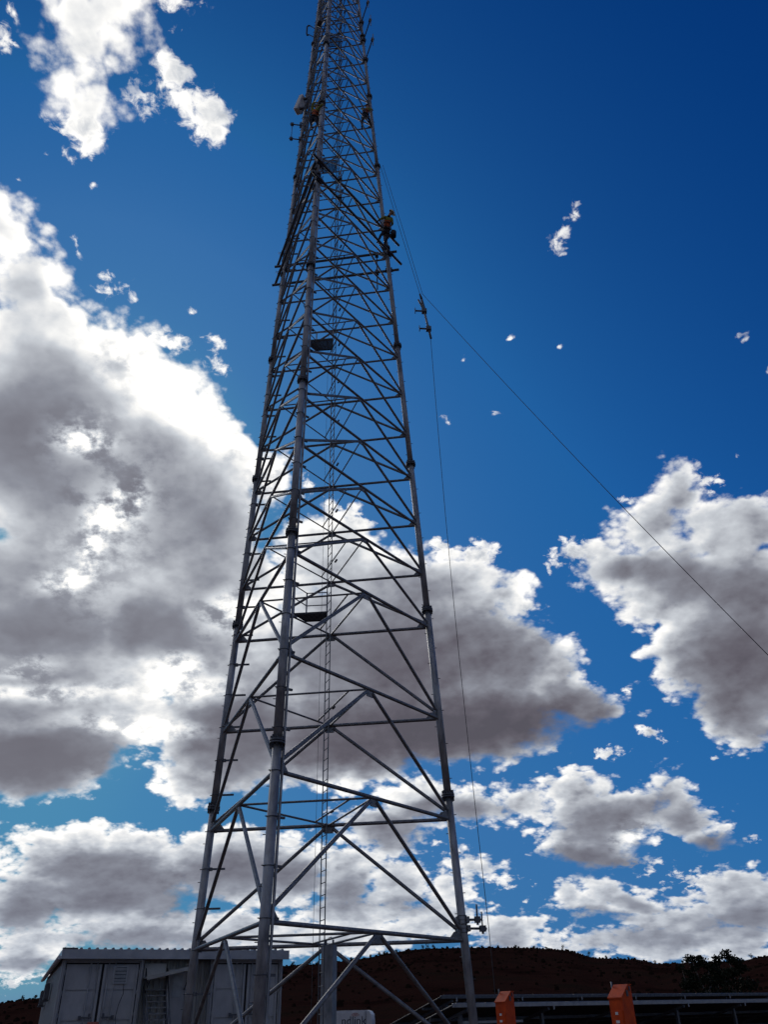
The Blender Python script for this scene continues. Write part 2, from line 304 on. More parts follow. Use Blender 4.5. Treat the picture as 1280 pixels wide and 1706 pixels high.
# ------------------------------------------------------------------ materials
def mat_base(name):
    m = bpy.data.materials.new(name); m.use_nodes = True
    return m, m.node_tree, m.node_tree.nodes['Principled BSDF']
def mottled(name, c0, c1, rough=(0.4, 0.6), metallic=0.0, scale=6.0, detail=5.0, bump=0.0, bump_scale=40.0, stretch=(1, 1, 1), stops=(0.35, 0.7), spec=None):
    """two colours mixed by a fractal noise in world space, with its own roughness range and fine relief"""
    m, t, b = mat_base(name)
    g = t.nodes.new('ShaderNodeNewGeometry'); mp = t.nodes.new('ShaderNodeMapping'); mp.inputs['Scale'].default_value = stretch
    t.links.new(g.outputs['Position'], mp.inputs['Vector'])
    n = t.nodes.new('ShaderNodeTexNoise'); n.inputs['Scale'].default_value = scale; n.inputs['Detail'].default_value = detail; n.inputs['Roughness'].default_value = 0.62
    t.links.new(mp.outputs[0], n.inputs['Vector'])
    r = t.nodes.new('ShaderNodeValToRGB'); t.links.new(n.outputs['Fac'], r.inputs[0])
    r.color_ramp.elements[0].position = stops[0]; r.color_ramp.elements[0].color = (*c0, 1)
    r.color_ramp.elements[1].position = stops[1]; r.color_ramp.elements[1].color = (*c1, 1)
    t.links.new(r.outputs[0], b.inputs['Base Color'])
    mr = t.nodes.new('ShaderNodeMapRange'); mr.inputs['To Min'].default_value = rough[0]; mr.inputs['To Max'].default_value = rough[1]
    t.links.new(n.outputs['Fac'], mr.inputs['Value']); t.links.new(mr.outputs[0], b.inputs['Roughness'])
    b.inputs['Metallic'].default_value = metallic
    if spec is not None: b.inputs['Specular IOR Level'].default_value = spec
    if bump:
        n2 = t.nodes.new('ShaderNodeTexNoise'); n2.inputs['Scale'].default_value = bump_scale; n2.inputs['Detail'].default_value = 4.0
        t.links.new(g.outputs['Position'], n2.inputs['Vector'])
        bp = t.nodes.new('ShaderNodeBump'); bp.inputs['Strength'].default_value = bump; bp.inputs['Distance'].default_value = 0.02
        t.links.new(n2.outputs['Fac'], bp.inputs['Height']); t.links.new(bp.outputs[0], b.inputs['Normal'])
    return m
M = {}
M['steel'] = mottled('galvanised_steel', (0.125, 0.127, 0.130), (0.27, 0.273, 0.277), (0.36, 0.60), 0.40, 7.0, 7.0, 0.10, 60.0)
M['leg'] = mottled('weathered_galvanised_leg', (0.17, 0.173, 0.177), (0.46, 0.465, 0.47), (0.36, 0.62), 0.35, 4.5, 9.0, 0.12, 45.0, (1, 1, 0.35))
M['dark_steel'] = mottled('dull_steel', (0.07, 0.075, 0.085), (0.14, 0.145, 0.155), (0.45, 0.65), 0.5, 9.0)
M['grating'] = mottled('grating_steel', (0.05, 0.052, 0.06), (0.09, 0.092, 0.10), (0.55, 0.7), 0.4, 9.0)
M['rope'] = mottled('rope_fibre', (0.035, 0.035, 0.04), (0.07, 0.07, 0.075), (0.8, 0.9), 0.0, 30.0)
M['wall'] = mottled('shelter_grey_paint', (0.30, 0.305, 0.31), (0.38, 0.385, 0.39), (0.5, 0.7), 0.0, 2.2, 7.0, 0.05, 30.0, (1, 1, 0.6))
M['wall_dark'] = mottled('door_gasket', (0.012, 0.012, 0.014), (0.025, 0.025, 0.028), (0.7, 0.8), 0.0, 8.0)
M['door'] = mottled('shelter_door_paint', (0.33, 0.335, 0.34), (0.44, 0.445, 0.45), (0.5, 0.7), 0.0, 2.6, 8.0, 0.05, 30.0, (1, 1, 0.6))
M['trim'] = mottled('roof_fascia', (0.33, 0.35, 0.37), (0.44, 0.455, 0.47), (0.45, 0.6), 0.0, 3.0, 5.0)
M['roof'] = mottled('roof_sheet', (0.26, 0.27, 0.28), (0.36, 0.37, 0.38), (0.4, 0.55), 0.3, 3.0, 5.0)
M['corrugated'] = mottled('corrugated_infill', (0.30, 0.30, 0.28), (0.42, 0.42, 0.39), (0.5, 0.65), 0.1, 3.0, 5.0, 0, 1, (1, 1, 0.3))
M['white'] = mottled('white_paint', (0.50, 0.505, 0.51), (0.64, 0.64, 0.635), (0.3, 0.45), 0.0, 4.0, 5.0)
M['cream'] = mottled('cream_panel', (0.66, 0.645, 0.61), (0.76, 0.745, 0.71), (0.5, 0.6), 0.0, 4.0, 5.0)
M['glass'] = mottled('dark_glass', (0.02, 0.025, 0.03), (0.035, 0.04, 0.045), (0.06, 0.12), 0.0, 2.0)
M['vent_glass'] = mottled('vent_louvre', (0.30, 0.33, 0.35), (0.42, 0.45, 0.47), (0.15, 0.25), 0.0, 5.0)
M['orange'] = mottled('orange_enamel', (0.46, 0.046, 0.005), (0.68, 0.078, 0.007), (0.5, 0.75), 0.0, 7.0, 8.0, 0.06, 40.0, spec=0.25)
M['panel_glass'] = mottled('solar_cells', (0.008, 0.010, 0.018), (0.014, 0.018, 0.03), (0.10, 0.2), 0.0, 3.0)
M['panel_back'] = mottled('panel_backsheet', (0.03, 0.03, 0.033), (0.05, 0.05, 0.055), (0.6, 0.7), 0.0, 3.0)
M['panel_frame'] = mottled('panel_frame', (0.06, 0.06, 0.065), (0.10, 0.10, 0.105), (0.4, 0.5), 0.3, 6.0)
M['alu'] = mottled('aluminium_rail', (0.24, 0.245, 0.25), (0.36, 0.365, 0.37), (0.4, 0.55), 0.3, 6.0)
M['concrete'] = mottled('concrete', (0.24, 0.22, 0.20), (0.36, 0.34, 0.31), (0.8, 0.95), 0.0, 4.0, 8.0, 0.2, 30.0)
M['bark'] = mottled('bark', (0.10, 0.075, 0.055), (0.26, 0.22, 0.18), (0.8, 0.95), 0.0, 12.0, 6.0, 0.2, 30.0, (1, 1, 0.3))
M['leaf'] = mottled('gum_leaves', (0.010, 0.013, 0.007), (0.021, 0.025, 0.013), (0.7, 0.9), 0.0, 1.5, 4.0, spec=0.1)
M['scrub'] = mottled('scrub_leaves', (0.028, 0.034, 0.018), (0.055, 0.062, 0.032), (0.6, 0.8), 0.0, 0.5, 4.0)
M['spinifex'] = mottled('spinifex', (0.014, 0.0085, 0.0062), (0.020, 0.0115, 0.008), (0.9, 1.0), 0.0, 0.15, 4.0, spec=0.0)
M['skin'] = mottled('skin', (0.30, 0.17, 0.11), (0.38, 0.22, 0.15), (0.5, 0.6), 0.0, 10.0)
M['hivis_yellow'] = mottled('hivis_yellow', (0.17, 0.18, 0.02), (0.25, 0.26, 0.03), (0.7, 0.85), 0.0, 14.0)
M['hivis_orange'] = mottled('hivis_orange', (0.42, 0.075, 0.015), (0.52, 0.10, 0.02), (0.7, 0.85), 0.0, 14.0)
M['navy'] = mottled('navy_cloth', (0.012, 0.014, 0.024), (0.028, 0.030, 0.045), (0.8, 0.9), 0.0, 14.0)
M['boot'] = mottled('boot_leather', (0.03, 0.02, 0.014), (0.06, 0.042, 0.03), (0.5, 0.6), 0.0, 14.0)
M['helmet'] = mottled('helmet_shell', (0.50, 0.46, 0.22), (0.60, 0.55, 0.28), (0.3, 0.4), 0.0, 14.0)
M['strap'] = mottled('harness_strap', (0.025, 0.022, 0.02), (0.05, 0.045, 0.04), (0.7, 0.8), 0.0, 20.0)
M['ink'] = mottled('lettering_ink', (0.02, 0.022, 0.03), (0.03, 0.032, 0.04), (0.4, 0.5), 0.0, 5.0)
M['red_ink'] = mottled('lettering_red', (0.40, 0.10, 0.07), (0.46, 0.13, 0.09), (0.4, 0.5), 0.0, 5.0)
M['red_lamp'] = mottled('tail_lamp', (0.30, 0.015, 0.012), (0.40, 0.02, 0.015), (0.15, 0.25), 0.0, 5.0)
M['rubber'] = mottled('tyre_rubber', (0.015, 0.015, 0.015), (0.03, 0.03, 0.03), (0.8, 0.9), 0.0, 9.0)
def terrain_mat(name, c0, c1, c2, s_big, s_small):
    m, t, b = mat_base(name)
    g = t.nodes.new('ShaderNodeNewGeometry')
    n1 = t.nodes.new('ShaderNodeTexNoise'); n1.inputs['Scale'].default_value = s_big; n1.inputs['Detail'].default_value = 8; n1.inputs['Roughness'].default_value = 0.65
    mp = t.nodes.new('ShaderNodeMapping'); mp.inputs['Scale'].default_value = (1, 1, 5)
    t.links.new(g.outputs['Position'], mp.inputs['Vector']); t.links.new(mp.outputs[0], n1.inputs['Vector'])
    r = t.nodes.new('ShaderNodeValToRGB'); t.links.new(n1.outputs['Fac'], r.inputs[0])
    r.color_ramp.elements[0].position = 0.32; r.color_ramp.elements[0].color = (*c0, 1)
    r.color_ramp.elements[1].position = 0.70; r.color_ramp.elements[1].color = (*c2, 1)
    e = r.color_ramp.elements.new(0.5); e.color = (*c1, 1)
    t.links.new(r.outputs[0], b.inputs['Base Color']); b.inputs['Roughness'].default_value = 1.0; b.inputs['Specular IOR Level'].default_value = 0.0
    n2 = t.nodes.new('ShaderNodeTexNoise'); n2.inputs['Scale'].default_value = s_small; n2.inputs['Detail'].default_value = 6
    t.links.new(g.outputs['Position'], n2.inputs['Vector'])
    bp = t.nodes.new('ShaderNodeBump'); bp.inputs['Strength'].default_value = 0.6; bp.inputs['Distance'].default_value = 0.6 / s_small
    t.links.new(n2.outputs['Fac'], bp.inputs['Height']); t.links.new(bp.outputs[0], b.inputs['Normal'])
    return m
M['hill'] = terrain_mat('ironstone_hill', (0.013, 0.0062, 0.0052), (0.030, 0.0130, 0.0100), (0.018, 0.0125, 0.0088), 0.035, 0.9)
M['dirt'] = terrain_mat('red_dirt', (0.085, 0.046, 0.034), (0.125, 0.066, 0.046), (0.11, 0.075, 0.055), 0.4, 8.0)

# ------------------------------------------------------------------ mesh helpers
def new_mesh(name, verts, faces, smooth=False, mats=(), face_mats=None):
    me = bpy.data.meshes.new(name); me.from_pydata([tuple(v) for v in verts], [], faces); me.update()
    for m in mats: me.materials.append(m)
    if face_mats: me.polygons.foreach_set('material_index', face_mats)
    if smooth: me.polygons.foreach_set('use_smooth', [True] * len(me.polygons))
    return me
class MB:
    """collects boxes, tubes and plates into one mesh"""
    def __init__(self): self.v = []; self.f = []; self.m = []; self.s = []
    def add(self, verts, faces, mi=0, smooth=False):
        o = len(self.v); self.v += [Vector(q) for q in verts]; self.f += [tuple(i + o for i in f) for f in faces]
        self.m += [mi] * len(faces); self.s += [smooth] * len(faces); return self
    def box(self, c, s, R=None, mi=0):
        c = Vector(c); R = R or Matrix.Identity(3); h = Vector(s) / 2
        vs = [c + R @ Vector((x * h.x, y * h.y, z * h.z)) for x in (-1, 1) for y in (-1, 1) for z in (-1, 1)]
        return self.add(vs, [(0, 1, 3, 2), (4, 6, 7, 5), (0, 4, 5, 1), (2, 3, 7, 6), (0, 2, 6, 4), (1, 5, 7, 3)], mi)
    def bbox(self, c, s, bev, R=None, mi=0):
        """a box with chamfered edges"""
        c = Vector(c); R = R or Matrix.Identity(3)
        bm = bmesh.new(); bmesh.ops.create_cube(bm, size=1.0)
        for v in bm.verts: v.co = Vector((v.co.x * s[0], v.co.y * s[1], v.co.z * s[2]))
        bmesh.ops.bevel(bm, geom=list(bm.edges), offset=bev, segments=1, affect='EDGES')
        bm.verts.index_update()
        self.add([c + R @ v.co for v in bm.verts], [tuple(v.index for v in f.verts) for f in bm.faces], mi); bm.free(); return self
    def tube(self, p, q, r, n=10, r2=None, mi=0, caps=True):
        p, q = Vector(p), Vector(q); r2 = r if r2 is None else r2
        d = (q - p).normalized(); a = d.orthogonal().normalized(); b = d.cross(a)
        vs = []
        for pt, rr in ((p, r), (q, r2)):
            vs += [pt + rr * (cos(2 * pi * k / n) * a + sin(2 * pi * k / n) * b) for k in range(n)]
        o = len(self.v)
        self.add(vs, [(k, (k + 1) % n, n + (k + 1) % n, n + k) for k in range(n)], mi, True)
        if caps: self.v; self.f += [tuple(o + k for k in reversed(range(n))), tuple(o + n + k for k in range(n))]; self.m += [mi] * 2; self.s += [False] * 2
        return self
    def path(self, pts, r, n=8, mi=0):
        pts = [Vector(p) for p in pts]; o = len(self.v); vs = []
        for i, p in enumerate(pts):
            d = (pts[min(i + 1, len(pts) - 1)] - pts[max(i - 1, 0)]).normalized()
            ref = Vector((0.31, 0.95, 0.07)); a = d.cross(ref).normalized(); b = d.cross(a)
            vs += [p + r * (cos(2 * pi * k / n) * a + sin(2 * pi * k / n) * b) for k in range(n)]
        fs = [(i * n + k, i * n + (k + 1) % n, (i + 1) * n + (k + 1) % n, (i + 1) * n + k) for i in range(len(pts) - 1) for k in range(n)]
        self.add(vs, fs, mi, True); return self
    def prism(self, poly, d, mi=0):
        """poly: 3D points of a flat outline, pushed along d"""
        poly = [Vector(p) for p in poly]; d = Vector(d); n = len(poly)
        return self.add(poly + [p + d for p in poly], [tuple(reversed(range(n))), tuple(range(n, 2 * n))] + [(k, (k + 1) % n, n + (k + 1) % n, n + k) for k in range(n)], mi)
    def mesh(self, name, mats):
        me = new_mesh(name, self.v, self.f, False, mats if isinstance(mats, (list, tuple)) else [mats], self.m)
        me.polygons.foreach_set('use_smooth', self.s); me.update(); return me
def put(name, me, parent=None, loc=None, rot=None, scale=None):
    """link an object; loc/rot/scale are in the parent's space"""
    o = bpy.data.objects.new(name, me); COL.objects.link(o)
    if parent is not None: o.parent = parent
    if loc is not None: o.location = loc
    if rot is not None:
        o.rotation_mode = 'QUATERNION'; o.rotation_quaternion = rot
    if scale is not None: o.scale = scale
    return o
def tag(o, label=None, cat=None, group=None, kind=None):
    if label: o['label'] = label
    if cat: o['category'] = cat
    if group: o['group'] = group
    if kind: o['kind'] = kind
    return o
def thing(name, label, cat, loc=(0, 0, 0), rz=0.0, group=None):
    o = bpy.data.objects.new(name, None); COL.objects.link(o); o.location = loc; o.rotation_euler = (0, 0, rz); o.empty_display_size = 0.3
    return tag(o, label, cat, group)
_unit = {}
def unit_tube(mat, n=12):
    k = ('t', mat.name, n)
    if k not in _unit: _unit[k] = MB().tube((0, 0, 0), (0, 0, 1), 1.0, n).mesh('tube', mat)
    return _unit[k]
def tube_obj(name, p, q, r, mat, parent, org=(0, 0, 0), n=12):
    """a straight round bar from p to q (world), child of an unrotated parent standing at org"""
    p, q = Vector(p), Vector(q); d = q - p
    return put(name, unit_tube(mat, n), parent, p - Vector(org), d.to_track_quat('Z', 'Y'), (r, r, d.length))
def RZ(a): return Matrix.Rotation(a, 3, 'Z')

# ------------------------------------------------------------------ terrain
RIDGE = [(-180, 1.0), (-60, 1.1), (-29.26, 1.14), (-23.23, 1.12), (-21.36, 1.33), (-20.41, 1.5), (-13.28, 2.19), (-7.09, 2.82), (-5.97, 2.87), (-4.46, 2.91), (-3.33, 3.05),
         (-1.8, 3.19), (-0.66, 3.4), (0.88, 3.57), (2.42, 3.64), (4.71, 3.65), (7.73, 3.55), (9.96, 3.4), (11.05, 3.27), (11.75, 3.05), (12.34, 2.84), (14.83, 2.66), (15.44, 2.54),
         (16.11, 2.35), (16.98, 2.37), (19.39, 2.38), (21.13, 2.4), (21.62, 2.51), (22.43, 2.6), (29.17, 2.36), (60, 1.6), (180, 1.0)]
def ridge_el(az):
    for (a0, e0), (a1, e1) in zip(RIDGE, RIDGE[1:]):
        if a0 <= az <= a1: return e0 + (e1 - e0) * (az - a0) / (a1 - a0)
    return 1.0
def ridge_r(az): return 430.0 + 60.0 * sin(radians(az) * 3.1 + 0.6)
def smooth01(t): t = max(0.0, min(1.0, t)); return t * t * (3 - 2 * t)
from mathutils import noise as mnoise
def terrain_z(az, r):
    R = ridge_r(az); top = 1.6 + math.tan(radians(ridge_el(az))) * R
    t = (r - 130.0) / (R - 130.0)
    x, y = sin(radians(az)) * r, cos(radians(az)) * r
    nz = mnoise.fractal(Vector((x, y, 0)) * 0.02, 0.9, 2.0, 5)
    if t <= 0: return -0.6 + 0.0 * nz
    if t <= 1:
        u = 0.55 * t + 0.45 * smooth01(t)
        gully = 2.4 * nz * t * (1 - t) * 3.0
        terr = 0.5 * sin(u * 26.0 + nz * 2.0) * t * (1 - t) * 2.0
        return -0.6 + (top + 0.6) * u + gully + terr
    return top - 0.02 * (r - R) - 0.6 * smooth01((r - R) / 30.0)
rs = [100, 130, 150, 170, 190, 210, 230, 250, 270, 290, 305, 320, 335, 350, 362, 374, 386, 396, 406, 415, 424, 432, 440, 450, 465, 480, 495, 520, 580, 700, 900]
azs = [-70 + 0.5 * k for k in range(281)]
vv = [(sin(radians(a)) * r, cos(radians(a)) * r, terrain_z(a, r)) for a in azs for r in rs]
nr = len(rs)
ff = [(i * nr + j, (i + 1) * nr + j, (i + 1) * nr + j + 1, i * nr + j + 1) for i in range(len(azs) - 1) for j in range(nr - 1)]
tag(put('hill', new_mesh('hill', vv, [tuple(reversed(f)) for f in ff], True, [M['hill']])), kind='structure')
ng = 60; rad = [0.0, 4, 9, 15, 22, 30, 40, 55, 75, 100, 140, 250, 600, 1500, 4500]
gv = [(0, 0, 0)]; gf = []
for r in rad[1:]:
    for k in range(ng):
        a = 2 * pi * k / ng; x, y = r * sin(a), r * cos(a)
        gv.append((x, y, 0.05 * mnoise.noise(Vector((x, y, 0)) * 0.15) if r < 300 else 0.0))
for k in range(ng): gf.append((0, 1 + (k + 1) % ng, 1 + k))
for i in range(len(rad) - 2):
    for k in range(ng): gf.append((1 + i * ng + k, 1 + i * ng + (k + 1) % ng, 1 + (i + 1) * ng + (k + 1) % ng, 1 + (i + 1) * ng + k))
tag(put('ground', new_mesh('ground', gv, gf, True, [M['dirt']])), kind='structure')
# spinifex hummocks all over the slope: nobody could count them
sp = MB(); rnd = random.Random(5)
def clump(mb, c, w, h, rnd, n=7):
    vs = []; top = Vector(c) + Vector((0, 0, h))
    for k in range(n):
        a = 2 * pi * k / n + rnd.uniform(-.2, .2); rr = w * rnd.uniform(.75, 1.15)
        vs.append(Vector(c) + Vector((rr * cos(a), rr * sin(a), -0.15)))
    for k in range(n):
        a = 2 * pi * k / n + rnd.uniform(-.2, .2); rr = w * rnd.uniform(.55, .9)
        vs.append(Vector(c) + Vector((rr * cos(a), rr * sin(a), h * rnd.uniform(.5, .95))))
    vs.append(top)
    mb.add(vs, [(k, (k + 1) % n, n + (k + 1) % n, n + k) for k in range(n)] + [(n + k, n + (k + 1) % n, 2 * n) for k in range(n)], 0, True)
for _ in range(2600):
    a = rnd.uniform(-32, 34); R = ridge_r(a); r = 135 + (R - 137) * sqrt(rnd.random())
    s = rnd.uniform(.3, .7) * (1.5 if rnd.random() < .12 else 1.0)
    clump(sp, (sin(radians(a)) * r, cos(radians(a)) * r, terrain_z(a, r)), s, s * rnd.uniform(.7, 1.1), rnd, 6)
tag(put('spinifex', sp.mesh('spinifex', M['spinifex'])), 'low spinifex hummocks scattered over the dark red slope', 'grass', kind='stuff')

# ------------------------------------------------------------------ trees
def leaf_cloud(mb, clumps, count, size, rnd, mi=0):
    tot = sum(c[3] for c in clumps)
    for (x, y, z, w, d, h) in [(c[0], c[1], c[2], c[3], c[4], c[5]) for c in clumps]:
        for _ in range(int(count * w / tot)):
            while True:
                q = Vector((rnd.uniform(-1, 1), rnd.uniform(-1, 1), rnd.uniform(-1, 1)))
                if 0.15 < q.length < 1: break
            p = Vector((x + q.x * w, y + q.y * d, z + q.z * h))
            a = Vector((rnd.gauss(0, 1), rnd.gauss(0, 1), rnd.gauss(0, 1) - .6)).normalized(); b = a.orthogonal().normalized()
            b = Quaternion(a, rnd.uniform(0, 6.28)) @ b; L = size * rnd.uniform(.6, 1.3); W = L * .38
            mb.add([p, p + a * L * .5 + b * W, p + a * L, p + a * L * .5 - b * W], [(0, 1, 2, 3)], mi)
def gum_tree(loc, label, clumps, limbs, leaves, seed, size=0.2):
    t = thing('gum_tree', label, 'tree', loc, 0, 'gum trees beside the solar array'); t.scale = (1.08, 1.0, 0.95)
    rnd = random.Random(seed); tr = MB()
    for pts, r0, r1 in limbs:
        for i in range(len(pts) - 1):
            f0, f1 = i / (len(pts) - 1), (i + 1) / (len(pts) - 1)
            tr.tube(pts[i], pts[i + 1], r0 + (r1 - r0) * f0, 8, r0 + (r1 - r0) * f1)
    put('trunk', tr.mesh('trunk', M['bark']), t)
    cr = MB(); leaf_cloud(cr, clumps, leaves, size, rnd)
    put('crown', cr.mesh('crown', M['leaf']), t); return t
gum_tree((20.35, 60, 0), 'dark gum tree left of the tallest one, its crown leaning left against the clouds',
         [(-0.75, 0, 4.75, .34, .4, .26), (-.25, 0, 4.72, .42, .4, .26), (0.15, .1, 4.4, .40, .4, .30), (.5, .1, 4.1, .40, .5, .28), (-.55, 0, 4.25, .30, .4, .25), (.95, .1, 3.75, .45, .5, .35), (-.1, 0, 3.5, .9, .8, .3), (-.9, 0, 3.2, .6, .6, .35), (.4, .2, 2.9, 1.1, .8, .5), (0, 0, 2.1, 1.4, 1, .6)],
         [([(0, 0, 0), (.05, 0, 1.2), (-.05, 0, 2.4)], .16, .11), ([(-.05, 0, 2.4), (-.4, 0, 3.4), (-.6, 0, 4.6)], .10, .03), ([(-.05, 0, 2.4), (.3, .1, 3.3), (.3, .1, 4.3)], .09, .03), ([(0, 0, 1.6), (.6, .2, 2.6), (.9, .2, 3.6)], .08, .03)], 2300, 21, .17)
gum_tree((22.2, 60.5, 0), 'tallest dark gum tree at right above the solar array',
         [(-.85, 0, 4.35, .34, .4, .34), (-.62, 0, 4.75, .26, .3, .22), (-.05, 0, 5.0, .30, .4, .26), (.22, 0, 4.7, .34, .4, .28), (.62, .1, 4.5, .38, .4, .30), (.75, .1, 4.1, .42, .4, .3), (0, 0, 3.9, .75, .6, .3), (-.6, 0, 3.4, .8, .8, .35), (.7, 0, 3.2, .9, .8, .4), (0, 0, 2.3, 1.4, 1, .7)],
         [([(0, 0, 0), (-.05, 0, 1.3), (.05, 0, 2.5)], .17, .12), ([(.05, 0, 2.5), (-.4, 0, 3.5), (-.75, 0, 4.6)], .10, .03), ([(.05, 0, 2.5), (.2, 0, 3.6), (.05, 0, 5.0)], .10, .03), ([(.05, 0, 2.0), (.6, .1, 3.2), (.68, .1, 4.5)], .09, .03)], 2600, 22, .17)
gum_tree((18.95, 60, 0), 'small dark gum sapling left of the taller gum trees',
         [(-.1, 0, 4.2, .26, .3, .28), (.25, 0, 3.95, .22, .3, .2), (.5, 0, 3.75, .22, .3, .18), (.1, 0, 3.3, .5, .5, .35), (.3, 0, 2.5, .8, .7, .6)],
         [([(.1, 0, 0), (.1, 0, 1.5), (.1, 0, 3.0)], .08, .04), ([(.1, 0, 3.0), (-.05, 0, 4.25)], .04, .015), ([(.1, 0, 2.9), (.45, 0, 3.8)], .03, .012)], 900, 23, .15)
SHRUBS = [(-22.09, 1.9), (-21.39, 1.4), (-20.91, 2.4), (-5.41, 2.2), (-4.84, 1.6), (-3.71, 1.7), (-3.25, 2.0), (-2.76, 1.6), (-0.96, 1.8), (-0.65, 1.5), (1.84, 2.2), (2.11, 3.0), (2.49, 2.0),
          (8.86, 1.6), (10.64, 3.0), (12.19, 3.2), (13.18, 1.7), (13.89, 1.5), (16.03, 2.2), (21.51, 2.6), (7.74, 1.6), (0.11, 1.4), (-1.5, 1.5), (3.4, 1.2), (5.6, 1.1), (6.6, 1.3), (9.6, 1.4), (14.5, 1.6), (17.6, 1.8), (-6.4, 2.0)]
for i, (a, hgt) in enumerate(SHRUBS):
    rnd = random.Random(300 + i); R = ridge_r(a) - rnd.uniform(0, 3); x, y = sin(radians(a)) * R, cos(radians(a)) * R
    t = thing('skyline_shrub', 'tiny dark shrub on the skyline of the hill', 'shrub', (x, y, terrain_z(a, R) - 0.15), 0, 'shrubs along the hill skyline')
    tr = MB().tube((0, 0, 0), (rnd.uniform(-.15, .15), 0, hgt * .6), .07, 6, .04); put('trunk', tr.mesh('trunk', M['bark']), t)
    cr = MB(); w = hgt * rnd.uniform(.28, .5)
    leaf_cloud(cr, [(rnd.uniform(-.2, .2), 0, hgt * .72, w, w, hgt * .3), (rnd.uniform(-.5, .5), 0, hgt * .45, w * .8, w, hgt * .3)], 150, .34, rnd)
    put('crown', cr.mesh('crown', M['scrub']), t)
# ------------------------------------------------------------------ lattice tower
TCX, TCY, T_R, T_TAPER, T_TH, Z1 = -2.1303, 22.6667, 4.2106, 0.0596, 2.492987, 6.4403
TORG = Vector((TCX, TCY, 0))
def leg_at(l, z):
    a = T_TH + 'ABC'.index(l) * 2 * pi / 3; rr = T_R - T_TAPER * (z - Z1)
    return Vector((TCX + rr * cos(a), TCY + rr * sin(a), z))
def mid_at(f, z): return (leg_at(f[0], z) + leg_at(f[1], z)) / 2
LEVELS = [0.44, 3.33, 6.46, 9.44, 12.52] + [12.48 + 2.0 * k for k in range(1, 19)] + [48.48 + 1.5 * k for k in range(1, 8)]
TOP = 60.2
def leg_r(z):
    for lim, r in ((7.12, .124), (13.15, .120), (19.15, .114), (25.15, .108), (31.15, .102), (37.15, .095), (43.2, .089), (49.2, .084), (99, .076)):
        if z < lim: return r * 0.94
SPLICES = [7.12 + 6.02 * k for k in range(9)]
tower = thing('lattice_tower', 'tall three-legged galvanised lattice tower of bolted tubes filling the picture height', 'tower', TORG)
legs = {}
for l in 'ABC':
    zs = [0.25] + [s for s in SPLICES] + [TOP]
    mb = MB(); n = 20
    for z0, z1 in zip(zs, zs[1:]):
        r = leg_r((z0 + z1) / 2)
        mb.tube(leg_at(l, z0) - TORG, leg_at(l, z1) - TORG, r, n)
    legs[l] = put('leg', mb.mesh('leg', M['leg']), tower)
    ax = (leg_at(l, 50) - leg_at(l, 0)).normalized(); q = ax.to_track_quat('Z', 'Y')
    for s in SPLICES:
        r = leg_r(s - .1)
        k = ('flange', round(r, 3))
        if k not in _unit:
            fb = MB().tube((0, 0, -.055), (0, 0, -.006), r + .075, 24).tube((0, 0, .006), (0, 0, .055), r + .075, 24)
            for j in range(10):
                a = 2 * pi * j / 10; x, y = (r + .045) * cos(a), (r + .045) * sin(a)
                fb.tube((x, y, -.095), (x, y, .095), .016, 6)
            for j in range(8):
                a = 2 * pi * j / 8 + .2; c = Vector(((r + .03) * cos(a), (r + .03) * sin(a), 0))
                fb.box(c + Vector((0, 0, -.11)), (.06, .008, .10), RZ(a)); fb.box(c + Vector((0, 0, .11)), (.06, .008, .10), RZ(a))
            _unit[k] = fb.mesh('flange', M['dark_steel'])
        put('flange', _unit[k], legs[l], leg_at(l, s) - TORG, q)
    # foot: base plate and gussets on the footing
    fb = MB().bbox((0, 0, .225), (.62, .62, .04), .006)
    for j in range(8):
        a = 2 * pi * j / 8; fb.box((.2 * cos(a), .2 * sin(a), .34), (.16, .012, .19), RZ(a))
        fb.tube((.26 * cos(a + .4), .26 * sin(a + .4), .2), (.26 * cos(a + .4), .26 * sin(a + .4), .31), .018, 6)
    put('base_plate', fb.mesh('base_plate', M['steel']), legs[l], leg_at(l, 0) - TORG)
    fo = MB().bbox((0, 0, .02), (1.3, 1.3, .36), .03)
    tag(put('footing', fo.mesh('footing', M['concrete']), None, leg_at(l, 0)),
        {'A': 'concrete footing under the far left tower leg', 'B': 'concrete footing under the nearest tower leg', 'C': 'concrete footing under the right tower leg'}[l], 'footing')
gk = {}
def gusset(w, h, shape):
    k = (round(w, 2), round(h, 2), shape)
    if k not in gk:
        mb = MB()
        if shape == 'mid': mb.prism([(-w / 2, -.007, .04), (-w * .32, -.007, -h), (w * .32, -.007, -h), (w / 2, -.007, .04)], (0, .014, 0))
        else: mb.prism([(0, -.007, -.05), (w, -.007, -.05), (w, -.007, .06), (w * .55, -.007, h), (0, -.007, h)], (0, .014, 0))
        for bx, bz in ((-.1, -.08), (.1, -.08)) if shape == 'mid' else ((w * .7, .0), (w * .4, h * .6)):
            mb.tube((bx, -.025, bz), (bx, .025, bz), .014, 6)
        gk[k] = mb.mesh('gusset', M['steel'])
    return gk[k]
def brace_r(z): return .052 if z < 12.6 else (.046 if z < 24 else (.041 if z < 37 else (.036 if z < 49 else .031)))
FACES = ('AB', 'BC', 'CA')
